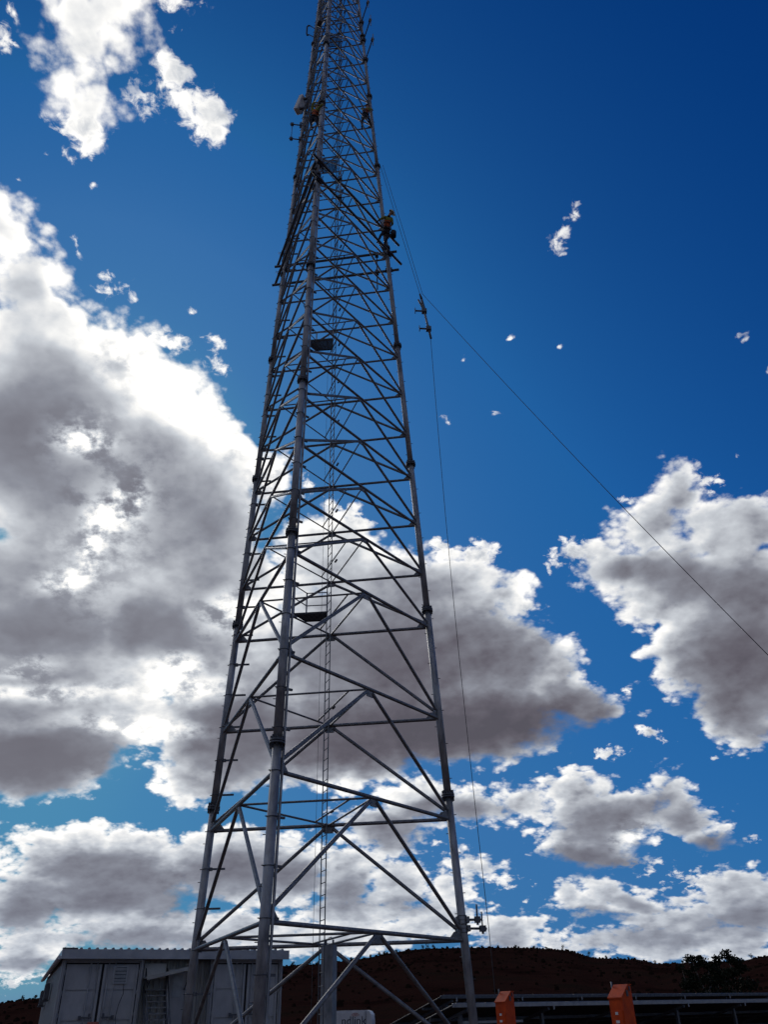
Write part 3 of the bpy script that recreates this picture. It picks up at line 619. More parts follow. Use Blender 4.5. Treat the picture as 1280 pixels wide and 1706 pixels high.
for i, z in enumerate(LEVELS):
    br = brace_r(z); lr = leg_r(z)
    for f in FACES:
        P, Q = leg_at(f[0], z), leg_at(f[1], z); d = (Q - P).normalized(); Mp = (P + Q) / 2
        ang = math.atan2(d.y, d.x); qz = Quaternion((0, 0, 1), ang)
        if i > 0:
            tube_obj('horizontal_brace', P + d * (lr + .03), Q - d * (lr + .03), br, M['steel'], tower, TORG)
            for e in (0, 1):                       # flattened bolted ends
                p = P if e == 0 else Q; dd = d if e == 0 else -d
                put('gusset_plate', gusset(.30 if z < 13 else .22, .22 if z < 13 else .17, 'leg'), tower, p + dd * (lr - .01) - TORG, Quaternion((0, 0, 1), ang if e == 0 else ang + pi))
            put('gusset_plate', gusset(.42 if z < 13 else .32, .20 if z < 13 else .15, 'mid'), tower, Mp - Vector((0, 0, br * .6)) - TORG, qz)
            zb = LEVELS[i - 1]
            for s, l in ((-1, f[0]), (1, f[1])):
                foot = leg_at(l, zb + (.14 if z < 13 else .10)); foot += (Mp - foot).normalized() * (leg_r(zb) + .05)
                tube_obj('diagonal_brace', Mp + d * s * (.13 if z < 13 else .09) - Vector((0, 0, br + .05)), foot, br, M['steel'], tower, TORG)
    if i > 0:
        ms = {f: mid_at(f, z) for f in FACES}
        for f, g in (('AB', 'BC'), ('BC', 'CA'), ('CA', 'AB')):
            tube_obj('plan_brace', ms[f], ms[g], .030 if z < 13 else .023, M['steel'], tower, TORG, 8)
        a_ = ms['CA'].lerp(ms['AB'], .17); b_ = ms['BC'].lerp(ms['AB'], .17)
        tube_obj('ladder_support', a_, b_, .026 if z < 13 else .021, M['steel'], tower, TORG, 8)
        # ladder clips
        lp = Vector((-1.88, 23.28, z)) - TORG
        if z < 54: put('ladder_clip', unit_tube(M['dark_steel'], 8), tower, lp + Vector((.20, -.2, .02)), Vector((.39, -.92, 0)).to_track_quat('Z', 'Y'), (.035, .035, .16))
# ladder: two rails and its rungs
LAD = Vector((-1.88, 23.28, 0)); LDIR = Vector((.39, -.92, 0)).normalized()
lm = MB()
for s in (-1, 1):
    c = LAD + LDIR * (.205 * s) - TORG
    lm.box((c.x, c.y, 30.0), (.055, .016, 59.4), RZ(math.atan2(LDIR.y, LDIR.x)))
ladder = put('ladder', lm.mesh('ladder', M['dark_steel']), tower)
for k in range(196):
    zc = .5 + k * .3
    p = LAD - LDIR * .20 - TORG; p.z = zc
    put('rung', unit_tube(M['dark_steel'], 6), ladder, p, LDIR.to_track_quat('Z', 'Y'), (.012, .012, .40))
sc_ = MB().path([LAD - TORG + Vector((-.26, .28, z)) for z in (0.6, 20, 40, 59)], .006, 6)
put('safety_cable', sc_.mesh('safety_cable', M['dark_steel']), tower)
# cable brackets strapped to the legs
def bracket_mesh(r, length, key):
    k = ('brk', round(r, 3), key)
    if k not in _unit:
        mb = MB(); n = 16
        for j in range(n):
            a0, a1 = 2 * pi * j / n, 2 * pi * (j + 1) / n
            mb.tube(((r + .008) * cos(a0), (r + .008) * sin(a0), 0), ((r + .008) * cos(a1), (r + .008) * sin(a1), 0), .010, 5, caps=False)
        mb.box((r + length / 2 - .02, -.022, 0), (length + .04, .006, .052)); mb.box((r + length / 2 - .02, .022, 0), (length + .04, .006, .052))
        for j in range(6): mb.box((r + length * (.32 + .13 * j), 0, 0), (length * .055, .04, .05))
        mb.box((r + .03, 0, 0), (.09, .10, .09)); mb.box((-r - .03, 0, 0), (.05, .03, .02))
        _unit[k] = mb.mesh('cable_bracket', M['dark_steel'])
    return _unit[k]
for l, e, ln, z0, dz in (('A', (1, -.05), .46, 1.2, 1.05), ('B', (.82, .57), .20, 1.35, 1.02)):
    z = z0; ang = math.atan2(e[1], e[0])
    while z < 58:
        r = leg_r(z); put('cable_bracket', bracket_mesh(r, ln, l), legs[l], leg_at(l, z) - TORG, Quaternion((0, 0, 1), ang)); z += dz
for l, sides in (('C', (-1, 1)), ('A', (-1,)), ('B', (-1,))):
    z = 1.9; k = 0
    while z < 57:
        r = leg_r(z); s = sides[k % len(sides)]; c = leg_at(l, z) - TORG
        dv = Vector((s * .98, -.2, 0)).normalized()
        put('step_peg', unit_tube(M['dark_steel'], 6), legs[l], c + dv * (r - .02), dv.to_track_quat('Z', 'Y'), (.011, .011, .085)); z += .52 if l == 'C' else 1.05; k += 1
# feeder cables on the upper part of the far left leg
for k, (off, zlow) in enumerate(((.17, 29.0), (.23, 31.0), (.29, 36.5))):
    pts = [leg_at('A', z) - TORG + Vector((off, -.06, 0)) for z in (zlow, zlow + 6, 44, 52, 59)]
    put('feeder_cable', MB().path(pts, .024, 8).mesh('feeder_cable', M['rope']), legs['A'])
# conduit along the nearest leg
pts = [leg_at('B', z) - TORG + Vector((leg_r(z) + .035, .06, 0)) for z in (.4, 12, 24, 36, 48, 58)]
put('conduit', MB().path(pts, .034, 10).mesh('conduit', M['leg']), legs['B'])
# rest platforms beside the ladder
for zp in (12.56, 24.66, 36.62, 48.52):
    P = Vector((-1.95, 23.22, zp)) - TORG
    fl = MB(); c0 = [Vector((-1.02, -.34, 0)), Vector((.06, -.42, 0)), Vector((.0, .20, 0)), Vector((-.68, .24, 0))]
    for a_, b_ in zip(c0, c0[1:] + c0[:1]):
        m_ = (a_ + b_) / 2; dd = b_ - a_; fl.box(P + m_ + Vector((0, 0, -.035)), (dd.length, .012, .055), RZ(math.atan2(dd.y, dd.x)))
    for j in range(13):                            # open grating: bars only
        f_ = (j + .5) / 13; a_ = c0[0].lerp(c0[3], f_); b_ = c0[1].lerp(c0[2], f_); dd = b_ - a_
        fl.box(P + (a_ + b_) / 2 + Vector((0, 0, -.016)), (dd.length, .016, .03), RZ(math.atan2(dd.y, dd.x)))
    for j in range(6):
        f_ = (j + .5) / 6; a_ = c0[0].lerp(c0[1], f_); b_ = c0[3].lerp(c0[2], f_); dd = b_ - a_
        fl.box(P + (a_ + b_) / 2 + Vector((0, 0, -.018)), (dd.length, .010, .02), RZ(math.atan2(dd.y, dd.x)))
    pf = put('platform', fl.mesh('platform', M['grating']), tower)
    hr = MB(); post = [c0[0], c0[3], c0[2] + Vector((.0, 0, 0))]
    for c in post: hr.box(P + c + Vector((0, 0, .5)), (.045, .045, 1.0))
    for hz in (.98, .52):
        for a_, b_ in zip(post, post[1:]): hr.tube(P + a_ + Vector((0, 0, hz)), P + b_ + Vector((0, 0, hz)), .019, 8)
    put('handrail', hr.mesh('handrail', M['leg']), pf)

# folded steel guard beside the ladder foot
gd = thing('ladder_guard', 'tall folded sheet steel guard standing beside the ladder foot', 'guard', (-1.62, 23.62, 0), radians(-24))
g = MB(); g.box((-.10, -.13, 1.68), (.34, .004, 3.12)); g.box((.07, -.01, 1.68), (.004, .24, 3.12)); g.box((-.27, -.01, 1.68), (.004, .24, 3.12))
g.box((.055, .108, 1.68), (.03, .004, 3.12)); g.box((-.255, .108, 1.68), (.03, .004, 3.12))
put('folded_sheet', g.mesh('folded_sheet', M['leg']), gd)
for zz in (.35, 1.3, 2.3, 3.1): put('stiffener', MB().box((-.10, -.02, zz), (.335, .215, .03)).mesh('stiffener', M['steel']), gd)
g = MB().box((-.2, -.02, 3.29), (.05, .05, .12)).box((.02, -.02, 3.30), (.04, .04, .13)); put('lug', g.mesh('lug', M['steel']), gd)

# ------------------------------------------------------------------ mounting frame of six pipes round the tower
fr = thing('antenna_mounting_frame', 'ring of six horizontal mounting pipes clamped round the tower, sticking out past its corners', 'mounting frame', leg_at('C', 30.4))
FO = leg_at('C', 30.4)
def outn(f, z):
    m = mid_at(f, z) - Vector((TCX, TCY, z)); return m.normalized()
def pipe_line(f, z, e0, e1, off=.2):
    P, Q = leg_at(f[0], z), leg_at(f[1], z); d = (Q - P).normalized(); n = outn(f, z) * off
    return P - d * e0 + n, Q + d * e1 + n
for f, zz, e0, e1 in (('CA', (29.95, 31.15), .45, .55), ('AB', (30.35, 31.6), .75, .35), ('BC', (30.72, 32.0), .5, .8)):
    for z in zz:
        p, q = pipe_line(f, z, e0, e1)
        po = tube_obj('pipe', p, q, .058, M['dark_steel'], fr, FO, 12)
        for l in f:
            c = leg_at(l, z); n = outn(f, z)
            cb = MB().box((0, 0, 0), (.30, .05, .13), RZ(math.atan2(n.y, n.x) + pi / 2)).box(n * .11, (.10, .34, .10), RZ(math.atan2(n.y, n.x)))
            for s in (-1, 1): cb.tube(n * -.14 + Vector((0, 0, .05 * s)) , n * .28 + Vector((0, 0, .05 * s)), .012, 6)
            put('clamp', cb.mesh('clamp', M['dark_steel']), fr, c + n * .1 - FO)
# hanging pole and slings on the frame
def pole_set(name, label, px, z0, z1):
    t = thing(name, label, 'antenna pole', (px[0], px[1], z0))
    put('pole', MB().tube((0, 0, 0), (0, 0, z1 - z0), .03, 10).mesh('pole', M['steel']), t)
    for zz in (30.72, 32.0):
        if z0 < zz < z1: put('clamp', MB().box((0, 0, zz - z0), (.13, .16, .13)).mesh('clamp', M['dark_steel']), t)
p, q = pipe_line('BC', 31.3, 0, 0, .31); c = p.lerp(q, .24)
pole_set('antenna_pole', 'short upright pole clamped to the mounting frame near the nearest leg', c, 30.2, 32.6)
p, q = pipe_line('CA', 30.5, 0, 0, .28); c = p.lerp(q, .11)
t = thing('antenna_pole', 'short upright pole hanging below the mounting frame beside the right leg', 'antenna pole', (c.x, c.y, 28.9))
put('pole', MB().tube((0, 0, 0), (0, 0, 2.5), .028, 10).mesh('pole', M['dark_steel']), t)
for zz in (1.05, 2.25): put('clamp', MB().box((0, -.05, zz), (.16, .2, .18)).mesh('clamp', M['dark_steel']), t)

# stand-off bracket with a rod on the far left leg, and its twin at the foot of the right leg
def standoff(name, label, l, z, arms, group=None):
    c = leg_at(l, z); t = thing(name, label, 'bracket', c, 0)
    for k, (dz, d, L, rod) in enumerate(arms):
        d = Vector(d).normalized(); a = math.atan2(d.y, d.x); r = leg_r(z)
        col = MB().box(d * (r + .03) + Vector((0, 0, dz)), (.09, .26, .15), RZ(a)).box(d * (-r - .03) + Vector((0, 0, dz)), (.07, .26, .15), RZ(a))
        for s in (-1, 1):
            pr = Vector((-d.y, d.x, 0)) * (s * .11)
            col.tube(pr - d * (r + .12) + Vector((0, 0, dz)), pr + d * (r + .1) + Vector((0, 0, dz)), .012, 6)
        for h in (-.1, .1):
            n = 14
            for j in range(n):
                a0, a1 = 2 * pi * j / n, 2 * pi * (j + 1) / n
                col.tube(((r + .012) * cos(a0), (r + .012) * sin(a0), dz + h), ((r + .012) * cos(a1), (r + .012) * sin(a1), dz + h), .014, 5, caps=False)
        put('leg_clamp', col.mesh('leg_clamp', M['steel']), t)
        put('arm', MB().tube(d * r + Vector((0, 0, dz)), d * (r + L) + Vector((0, 0, dz)), .032, 10).mesh('arm', M['dark_steel']), t)
        e = d * (r + L - .05) + Vector((0, 0, dz))
        put('end_clamp', MB().box(e, (.16, .13, .15), RZ(a)).box(e + Vector((0, 0, -.09)), (.06, .06, .08)).tube(e - d * .02 , e + d * .12, .03, 8).mesh('end_clamp', M['dark_steel']), t)
        if rod: put('rod', MB().tube(e + Vector((0, 0, rod[0])), e + Vector((0, 0, rod[1])), rod[2], 8).mesh('rod', M['dark_steel']), t)
    return t
standoff('standoff_bracket', 'stand-off bracket with short upright rods low on the right tower leg', 'C', 3.78,
         ((.05, (1, .05, 0), .36, (-.05, .38, .024)), (-.16, (1, .28, 0), .52, (-.12, .42, .020))))
standoff('standoff_bracket', 'small stand-off bracket high on the far left leg below the white antenna', 'A', 41.0,
         ((.55, (-1, -.15, 0), .52, (-1.5, .05, .018)), (-.75, (-1, -.15, 0), .52, None)))
# side arms high on the right leg
for k, (z, dx, dy, lab) in enumerate(((46.75, .36, -.93, 'lowest of the three side arms high on the right leg'), (48.75, .36, -.93, 'middle one of the three side arms high on the right leg'), (50.7, .36, -.93, 'topmost of the three side arms high on the right leg'))):
    c = leg_at('C', z); t = thing('side_arm', lab, 'side arm', c, 0, 'side arms high on the right leg'); d = Vector((dx, dy, 0)).normalized()
    tube_obj('arm', c + d * .05, c + d * 1.25, .034, M['dark_steel'], t, c)
    put('leg_clamp', MB().box((0, 0, 0), (.30, .26, .22), RZ(math.atan2(dy, dx))).mesh('leg_clamp', M['dark_steel']), t)
    put('end_clamp', MB().box(d * 1.2, (.16, .14, .16), RZ(math.atan2(dy, dx))).mesh('end_clamp', M['dark_steel']), t)
    tube_obj('pole', c + d * 1.28 + Vector((0, 0, -.75)), c + d * 1.28 + Vector((0, 0, .45)), .022, M['steel'], t, c, 8)

# white panel antenna and radio boxes on the far left leg
c = leg_at('A', 42.7) + Vector((-.22, -.42, 0)); t = thing('panel_antenna', 'white box antenna tilted down high on the far left leg', 'antenna', c)
R_ = Matrix.Rotation(radians(-24), 3, 'Z') @ Matrix.Rotation(radians(16), 3, 'Y')
put('housing', MB().bbox((0, 0, 0), (.26, .42, 1.15), .03, R_).mesh('housing', M['white']), t)
put('mount', MB().box(R_ @ Vector((.28, 0, .4)), (.30, .12, .1), R_).box(R_ @ Vector((.28, 0, -.4)), (.30, .12, .1), R_).tube(R_ @ Vector((.40, 0, -.9)), R_ @ Vector((.40, 0, .9)), .035, 10).mesh('mount', M['dark_steel']), t)
c = leg_at('B', 46.6) + Vector((-.48, .30, 0)); t = thing('radio_unit', 'dark radio box on a bracket beside the nearest leg, under the topmost platform', 'radio unit', c)
put('housing', MB().bbox((0, 0, 0), (.24, .34, .62), .03, RZ(.5)).mesh('housing', M['dark_steel']), t)
put('bracket', MB().box((.25, -.1, .15), (.32, .06, .06), RZ(-.3)).box((.25, -.1, -.15), (.32, .06, .06), RZ(-.3)).mesh('bracket', M['steel']), t)
c = leg_at('A', 50.4) + Vector((-.35, -.2, 0)); t = thing('dipole_antenna', 'small dark upright loop antenna at the left edge of the tower top', 'antenna', c)
put('element', MB().path([(0, 0, -.55), (-.08, 0, -.6), (-.12, 0, -.4), (-.12, 0, .35), (-.06, 0, .5), (.05, 0, .5)], .045, 8).mesh('element', M['rope']), t)
put('arm', MB().tube((0, 0, -.5), (.35, .2, -.5), .025, 8).tube((.05, 0, .5), (.35, .2, .5), .025, 8).mesh('arm', M['dark_steel']), t)
# ------------------------------------------------------------------ equipment shelter: two containers under one roof
SH = thing('equipment_shelter', 'grey equipment shelter of two containers under one ribbed roof behind the tower', 'shelter', (-10.35, 28.0, 0), math.atan2(2.825, 6.652))
# local frame: x along the front from its left end, y away from the camera, z up
WL, WD, Z0, Z1c = 7.2, 11.6, .74, 3.36
for x0, x1 in ((.04, 2.52), (4.72, 7.16)):
    mb = MB()
    w = x1 - x0
    # corrugated long sides, built rib by rib
    for xs, sgn in ((x0, -1), (x1, 1)):
        k = 0; y = .45
        while y < WD - .3:
            mb.prism([(xs, y, Z0 + .15), (xs + sgn * .0 - sgn * .035, y + .04, Z0 + .15), (xs - sgn * .035, y + .11, Z0 + .15), (xs, y + .15, Z0 + .15)], (0, 0, Z1c - Z0 - .3)); y += .28
        mb.box((xs - sgn * .05, WD / 2, (Z0 + Z1c) / 2), (.03, WD - .3, Z1c - Z0 - .1))
    mb.box(((x0 + x1) / 2, WD - .1, (Z0 + Z1c) / 2), (w - .06, .1, Z1c - Z0 - .06))
    mb.box(((x0 + x1) / 2, WD / 2, Z1c - .03), (w - .1, WD - .2, .05)); mb.box(((x0 + x1) / 2, WD / 2, Z0 + .05), (w - .1, WD - .2, .08))
    wl_ = put('wall', mb.mesh('wall', M['wall']), SH)
    fm = MB()
    for xp in (x0 + .05, x1 - .05): fm.bbox((xp, .30, (Z0 + Z1c) / 2), (.13, .16, Z1c - Z0), .012)
    fm.bbox(((x0 + x1) / 2, .30, Z1c - .06), (w - .23, .13, .10), .01); fm.bbox(((x0 + x1) / 2, .30, Z0 + .07), (w - .23, .14, .13), .01)
    put('corner_frame', fm.mesh('corner_frame', M['wall']), SH)
    put('door_seal', MB().box(((x0 + x1) / 2, .335, (Z0 + Z1c) / 2), (w - .2, .02, Z1c - Z0 - .2)).mesh('door_seal', M['wall_dark']), SH)
    dw = (w - .26 - .05) / 2
    for d, xc in enumerate(((x0 + .13 + dw / 2), (x1 - .13 - dw / 2))):
        zb, zt = Z0 + .17, Z1c - .15; H = zt - zb
        dm = MB()
        # pressed door leaf: three fields between shallow horizontal channels
        bands = [zb, zb + H * .30, zb + H * .35, zb + H * .655, zb + H * .70, zt]
        for b0, b1, yy in ((bands[0], bands[1], .285), (bands[1], bands[2], .318), (bands[2], bands[3], .285), (bands[3], bands[4], .318), (bands[4], bands[5], .285)):
            dm.box((xc, yy + .015, (b0 + b1) / 2), (dw - .02, .03, b1 - b0 - .0))
        for e in (-1, 1): dm.box((xc + e * (dw / 2 - .05), .262, (zb + zt) / 2), (.07, .022, H))
        door = put('door', dm.mesh('door', M['door']), SH)
        for bx in (dw * .18, dw * .36):
            s_ = 1 if d == 0 else -1
            lb = MB().tube((xc + s_ * bx, .238, zb - .06), (xc + s_ * bx, .238, zt + .06), .017, 8)
            for zz in (zb + .1, zb + H * .5, zt - .1): lb.box((xc + s_ * bx, .25, zz), (.09, .03, .06))
            put('locking_bar', lb.mesh('locking_bar', M['wall']), door)
        hd = MB().box((xc + (.25 if d == 0 else -.25), .225, zb + H * .38), (.34, .03, .035)).box((xc + (.08 if d == 0 else -.08), .225, zb + H * .38), (.08, .045, .10)).box((xc + (.36 if d == 0 else -.36), .222, zb + H * .40), (.06, .04, .12))
        put('handle', hd.mesh('handle', M['dark_steel']), door)
        hg = MB()
        for zz in (.12, .4, .66, .9): hg.tube((xc + (-1 if d == 0 else 1) * (dw / 2 + .02), .24, zb + H * zz - .07), (xc + (-1 if d == 0 else 1) * (dw / 2 + .02), .24, zb + H * zz + .07), .022, 8)
        put('hinge', hg.mesh('hinge', M['wall']), door)
        if x0 < 1 and d == 1:                      # louvred window in the second door of the left container
            wc = (1.83, .245, 2.92)
            f_ = MB().box((wc[0], wc[1], wc[2] + .225), (.46, .05, .04)).box((wc[0], wc[1], wc[2] - .225), (.46, .05, .04)).box((wc[0] - .21, wc[1], wc[2]), (.04, .05, .41)).box((wc[0] + .21, wc[1], wc[2]), (.04, .05, .41))
            vn = put('window', f_.mesh('window', M['trim']), door)
            put('window_back', MB().box((wc[0], wc[1] + .026, wc[2]), (.39, .004, .42)).mesh('window_back', M['wall_dark']), vn)
            for k in range(4): put('louvre', MB().box((wc[0], wc[1] + .008, wc[2] - .15 + k * .10), (.375, .008, .085), Matrix.Rotation(radians(18), 3, 'X')).mesh('louvre', M['vent_glass']), vn)
            put('cable', MB().path([(1.98, .24, 2.66), (2.0, .235, 2.4), (1.9, .235, 2.1), (1.86, .235, 1.8), (1.92, .235, 1.4)], .008, 6).mesh('cable', M['rope']), door)
if True:
    # infill between the containers
    mb = MB(); x = 2.56
    while x < 4.66:
        mb.prism([(x, .62, Z0), (x + .03, .585, Z0), (x + .10, .585, Z0), (x + .13, .62, Z0)], (0, 0, Z1c - Z0 - .02)); x += .19
    mb.box((3.62, .635, (Z0 + Z1c) / 2), (2.19, .02, Z1c - Z0 - .02))
    put('infill_wall', mb.mesh('infill_wall', M['corrugated']), SH)
    put('cream_panel', MB().bbox((2.95, .565, 3.04), (.70, .03, .42), .006).mesh('cream_panel', M['cream']), SH)
    gd_ = put('side_door', MB().bbox((3.72, .555, 2.05), (.55, .04, 1.9), .006).mesh('side_door', M['door']), SH)
    put('pane', MB().box((3.72, .53, 2.6), (.30, .012, .62)).mesh('pane', M['vent_glass']), gd_)
    put('door_frame', MB().box((3.42, .54, 2.05), (.06, .07, 1.98)).box((4.02, .54, 2.05), (.06, .07, 1.98)).box((3.72, .54, 3.05), (.66, .07, .06)).mesh('door_frame', M['white']), gd_)
    # awning over the steps
    aw = MB().prism([(2.58, .55, 2.80), (4.02, .55, 3.10), (4.02, .55, 3.14), (2.58, .55, 2.84)], (0, -1.15, 0)).box((3.3, -.59, 2.93), (1.5, .03, .09), Matrix.Rotation(radians(-11.8), 3, 'Y'))
    put('awning', aw.mesh('awning', M['corrugated']), SH)
    put('awning_strut', MB().tube((3.95, -.5, 3.05), (3.95, .55, 2.5), .02, 8).tube((2.7, -.5, 2.8), (2.7, .55, 2.4), .02, 8).mesh('awning_strut', M['dark_steel']), SH)
    st = MB()
    for xs in (2.62, 3.30): st.prism([(xs, .45, 2.62), (xs, .45, 2.38), (xs, -1.95, .05), (xs, -1.95, .30)], (.04, 0, 0))
    sw_ = put('stair', st.mesh('stair', M['dark_steel']), SH)
    for k in range(15): put('tread', MB().box((2.98, .32 - k * .157, 2.50 - k * .163), (.64, .22, .035)).mesh('tread', M['steel']), sw_)
    hr = MB()
    for xs in (2.64, 3.32):
        hr.tube((xs, .4, 3.0 + .1), (xs, -1.9, .98), .018, 8)
        for k in (0.02, .5, .98): hr.tube((xs, .4 - 2.3 * k, 2.45 - 2.3 * k), (xs, .4 - 2.3 * k, 3.08 - 2.1 * k), .016, 8)
    put('handrail', hr.mesh('handrail', M['dark_steel']), sw_)
    # shared roof: ribbed sheets, fascia, gutter
    rf = MB().prism([(-.03, -.02, 3.60), (WL + .12, -.02, 3.60), (WL + .12, WD + .1, 3.44), (-.03, WD + .1, 3.44)], (0, 0, .012))
    roof = put('roof', rf.mesh('roof', M['roof']), SH)
    x = .02; k = 0
    rib = MB().prism([(-.05, -.05, 3.612), (-.025, -.05, 3.657), (.025, -.05, 3.657), (.05, -.05, 3.612)], (0, WD + .15, -.16)).mesh('rib', M['roof'])
    while x < WL + .1: put('rib', rib, roof, (x, 0, 0)); x += .243
    put('fascia', MB().bbox((WL / 2 + .04, -.04, 3.475), (WL + .14, .03, .27), .005).mesh('fascia', M['trim']), roof)
    put('ridge_cap', MB().box((.18, .0, 3.63), (.46, .14, .035)).mesh('ridge_cap', M['dark_steel']), roof)
    g_ = MB().prism([(-.05, -.04, 3.34), (-.05, WD + .1, 3.18), (-.05, WD + .1, 3.42), (-.05, -.04, 3.60)], (.02, 0, 0)).tube((-.11, -.04, 3.38), (-.11, WD + .1, 3.22), .06, 8)
    put('side_gutter', g_.mesh('side_gutter', M['white']), roof)
    put('soffit', MB().box((WL / 2, .16, 3.40), (WL, .34, .03)).mesh('soffit', M['wall']), roof)
    for k, (y, z) in enumerate(((5.2, 2.62), (8.4, 2.5))):
        ac = put('air_conditioner', MB().bbox((-.10, y, z), (.16, .75, .5), .02).mesh('air_conditioner', M['dark_steel']), SH)
        put('grille', MB().tube((-.182, y, z), (-.188, y, z), .2, 20).mesh('grille', M['wall_dark']), ac)
        put('shelf_bracket', MB().box((-.10, y - .3, z - .27), (.22, .04, .05)).box((-.10, y + .3, z - .27), (.22, .04, .05)).mesh('shelf_bracket', M['dark_steel']), ac)
    put('warning_sign', MB().bbox((1.22, .205, 1.62), (.34, .01, .10), .004).mesh('warning_sign', M['red_ink']), SH)
    for xs in (.2, 2.4, 4.85, 7.0):
        for ys in (.5, 5.8, 11.0): put('pier', MB().bbox((xs, ys, .37), (.34, .34, .76), .02).mesh('pier', M['concrete']), SH)

# ------------------------------------------------------------------ white service ute, seen from behind
UT = thing('service_ute', 'white service ute with lettered canopy parked behind the tower', 'ute', (-1.98, 40.0, 0), radians(-3))
c = MB(); W2 = .95
prof = [(-W2, .75), (-W2, 1.55), (-W2 + .03, 1.74), (-W2 + .10, 1.86), (-W2 + .22, 1.90), (W2 - .22, 1.90), (W2 - .10, 1.86), (W2 - .03, 1.74), (W2, 1.55), (W2, .75)]
c.prism([(x, 0, z) for x, z in prof], (0, 1.9, 0)); can = put('canopy', c.mesh('canopy', M['white']), UT)
put('rear_door', MB().bbox((-.06, -.012, 1.33), (1.40, .03, 1.02), .012).mesh('rear_door', M['white']), can)
put('door_seam', MB().box((.70, -.010, 1.33), (.014, .024, 1.06)).box((-.82, -.010, 1.33), (.014, .024, 1.06)).mesh('door_seam', M['ink']), can)
b = MB().bbox((0, 1.6, .62), (1.86, 4.6, .42), .06); put('body', b.mesh('body', M['white']), UT)
cabp = [(1.95, .8), (1.95, 1.72), (2.15, 1.80), (3.0, 1.78), (3.6, 1.25), (4.75, 1.08), (4.85, .8)]
cb_ = MB().prism([(-.85, y, z) for y, z in cabp], (1.7, 0, 0)); cab = put('cab', cb_.mesh('cab', M['white']), UT)
put('windscreen', MB().prism([(-.74, 3.04, 1.755), (.74, 3.04, 1.755), (.78, 3.58, 1.28), (-.78, 3.58, 1.28)], (0, .02, .02)).mesh('windscreen', M['glass']), cab)
for s in (-1, 1): put('side_window', MB().prism([(s * .852, 2.2, 1.32), (s * .852, 3.3, 1.32), (s * .852, 2.95, 1.70), (s * .852, 2.2, 1.70)], (s * .006, 0, 0)).mesh('side_window', M['glass']), cab)
put('bumper', MB().bbox((0, -.76, .50), (1.7, .14, .2), .03).mesh('bumper', M['dark_steel']), UT)
put('tailgate', MB().bbox((0, -.05, .80), (1.55, .06, .14), .01).mesh('tailgate', M['white']), UT)
for s in (-1, 1):
    put('tail_lamp', MB().bbox((s * .82, -.715, .72), (.14, .05, .16), .01).mesh('tail_lamp', M['red_lamp']), UT)
    for y in (-.0 + .35, 3.75):
        wh = put('wheel', MB().tube((s * .93, y, .36), (s * .70, y, .36), .36, 24).mesh('wheel', M['rubber']), UT)
        put('rim', MB().tube((s * .94, y, .36), (s * .90, y, .36), .21, 18).mesh('rim', M['steel']), wh)
def lettering(name, txt, size, mat, parent, loc, rot, extrude=.002):
    cu = bpy.data.curves.new('lettering', 'FONT'); cu.body = txt; cu.size = size; cu.extrude = extrude; cu.align_x = 'CENTER'; cu.resolution_u = 3
    to = bpy.data.objects.new('lettering', cu); COL.objects.link(to)
    bpy.context.view_layer.update()
    me = bpy.data.meshes.new_from_object(to.evaluated_get(bpy.context.evaluated_depsgraph_get()))
    bpy.data.objects.remove(to); bpy.data.curves.remove(cu)
    me.materials.clear(); me.materials.append(mat)
    o = put(name, me, parent, loc); o.rotation_mode = 'XYZ'; o.rotation_euler = rot; return o
lettering('lettering', 'ndlink', .44, M['ink'], can, (.18, -.030, 1.38), (pi / 2, 0, 0))
arc = MB()
for rr in (.07, .13, .19):
    pts = [(.25 + rr * cos(a), -.031, 1.70 + rr * .75 * sin(a) - .05) for a in [radians(25 + 13 * k) for k in range(11)]]
    arc.path(pts, .010, 6)
put('signal_mark', arc.mesh('signal_mark', M['red_ink']), can)

# ------------------------------------------------------------------ two orange cabinets
def cabinet(loc, rz, label, hh):
    t = thing('orange_cabinet', label, 'cabinet', loc, rz, 'orange cabinets in front of the solar array')
    w, d, zl, zh = .27, .31, hh - .19, hh
    mb = MB().prism([(0, 0, .25), (0, 0, zl), (0, d * .72, zh), (0, d, zh), (0, d, .25)], (w, 0, 0))
    body = put('housing', mb.mesh('housing', M['orange']), t)
    lid = MB().prism([(-.012, -.018, zl - .006), (-.012, -.018, zl + .012), (-.012, d * .70, zh + .016), (-.012, d + .012, zh + .016), (-.012, d + .012, zh + .002), (-.012, d * .71, zh + .002)], (w + .024, 0, 0))
    put('sloped_lid', lid.mesh('sloped_lid', M['orange']), t)
    dr = put('door', MB().bbox((w / 2, -.006, .95), (w - .04, .016, 1.35), .004).mesh('door', M['orange']), t)
    for lz, lw in ((zl - .22, .055), (zl - .34, .07)): put('label_plate', MB().box((w * .5, -.016, lz), (lw, .006, .042)).mesh('label_plate', M['cream']), dr)
    put('handle', MB().box((w * .22, -.03, 1.28), (.025, .03, .16)).mesh('handle', M['alu']), dr)
    put('latch', MB().box((w + .006, d * .55, zh - .12), (.014, .05, .09)).box((w + .01, d * .8, zh - .05), (.012, .03, .07)).mesh('latch', M['dark_steel']), body)
    put('conduit_stub', MB().tube((-.03, d * .6, zl + .02), (-.03, d * .6, zh + .06), .014, 8).mesh('conduit_stub', M['steel']), body)
    put('plinth', MB().bbox((w / 2, d / 2, .12), (w + .14, d + .14, .27), .015).mesh('plinth', M['concrete']), t)
cabinet((3.684, 16.0, 0), radians(-49), 'nearer orange cabinet with a sloped lid, right of the other one', 1.995)
cabinet((2.155, 20.0, 0), radians(-46), 'farther orange cabinet with a sloped lid, beside the right tower leg', 2.02)

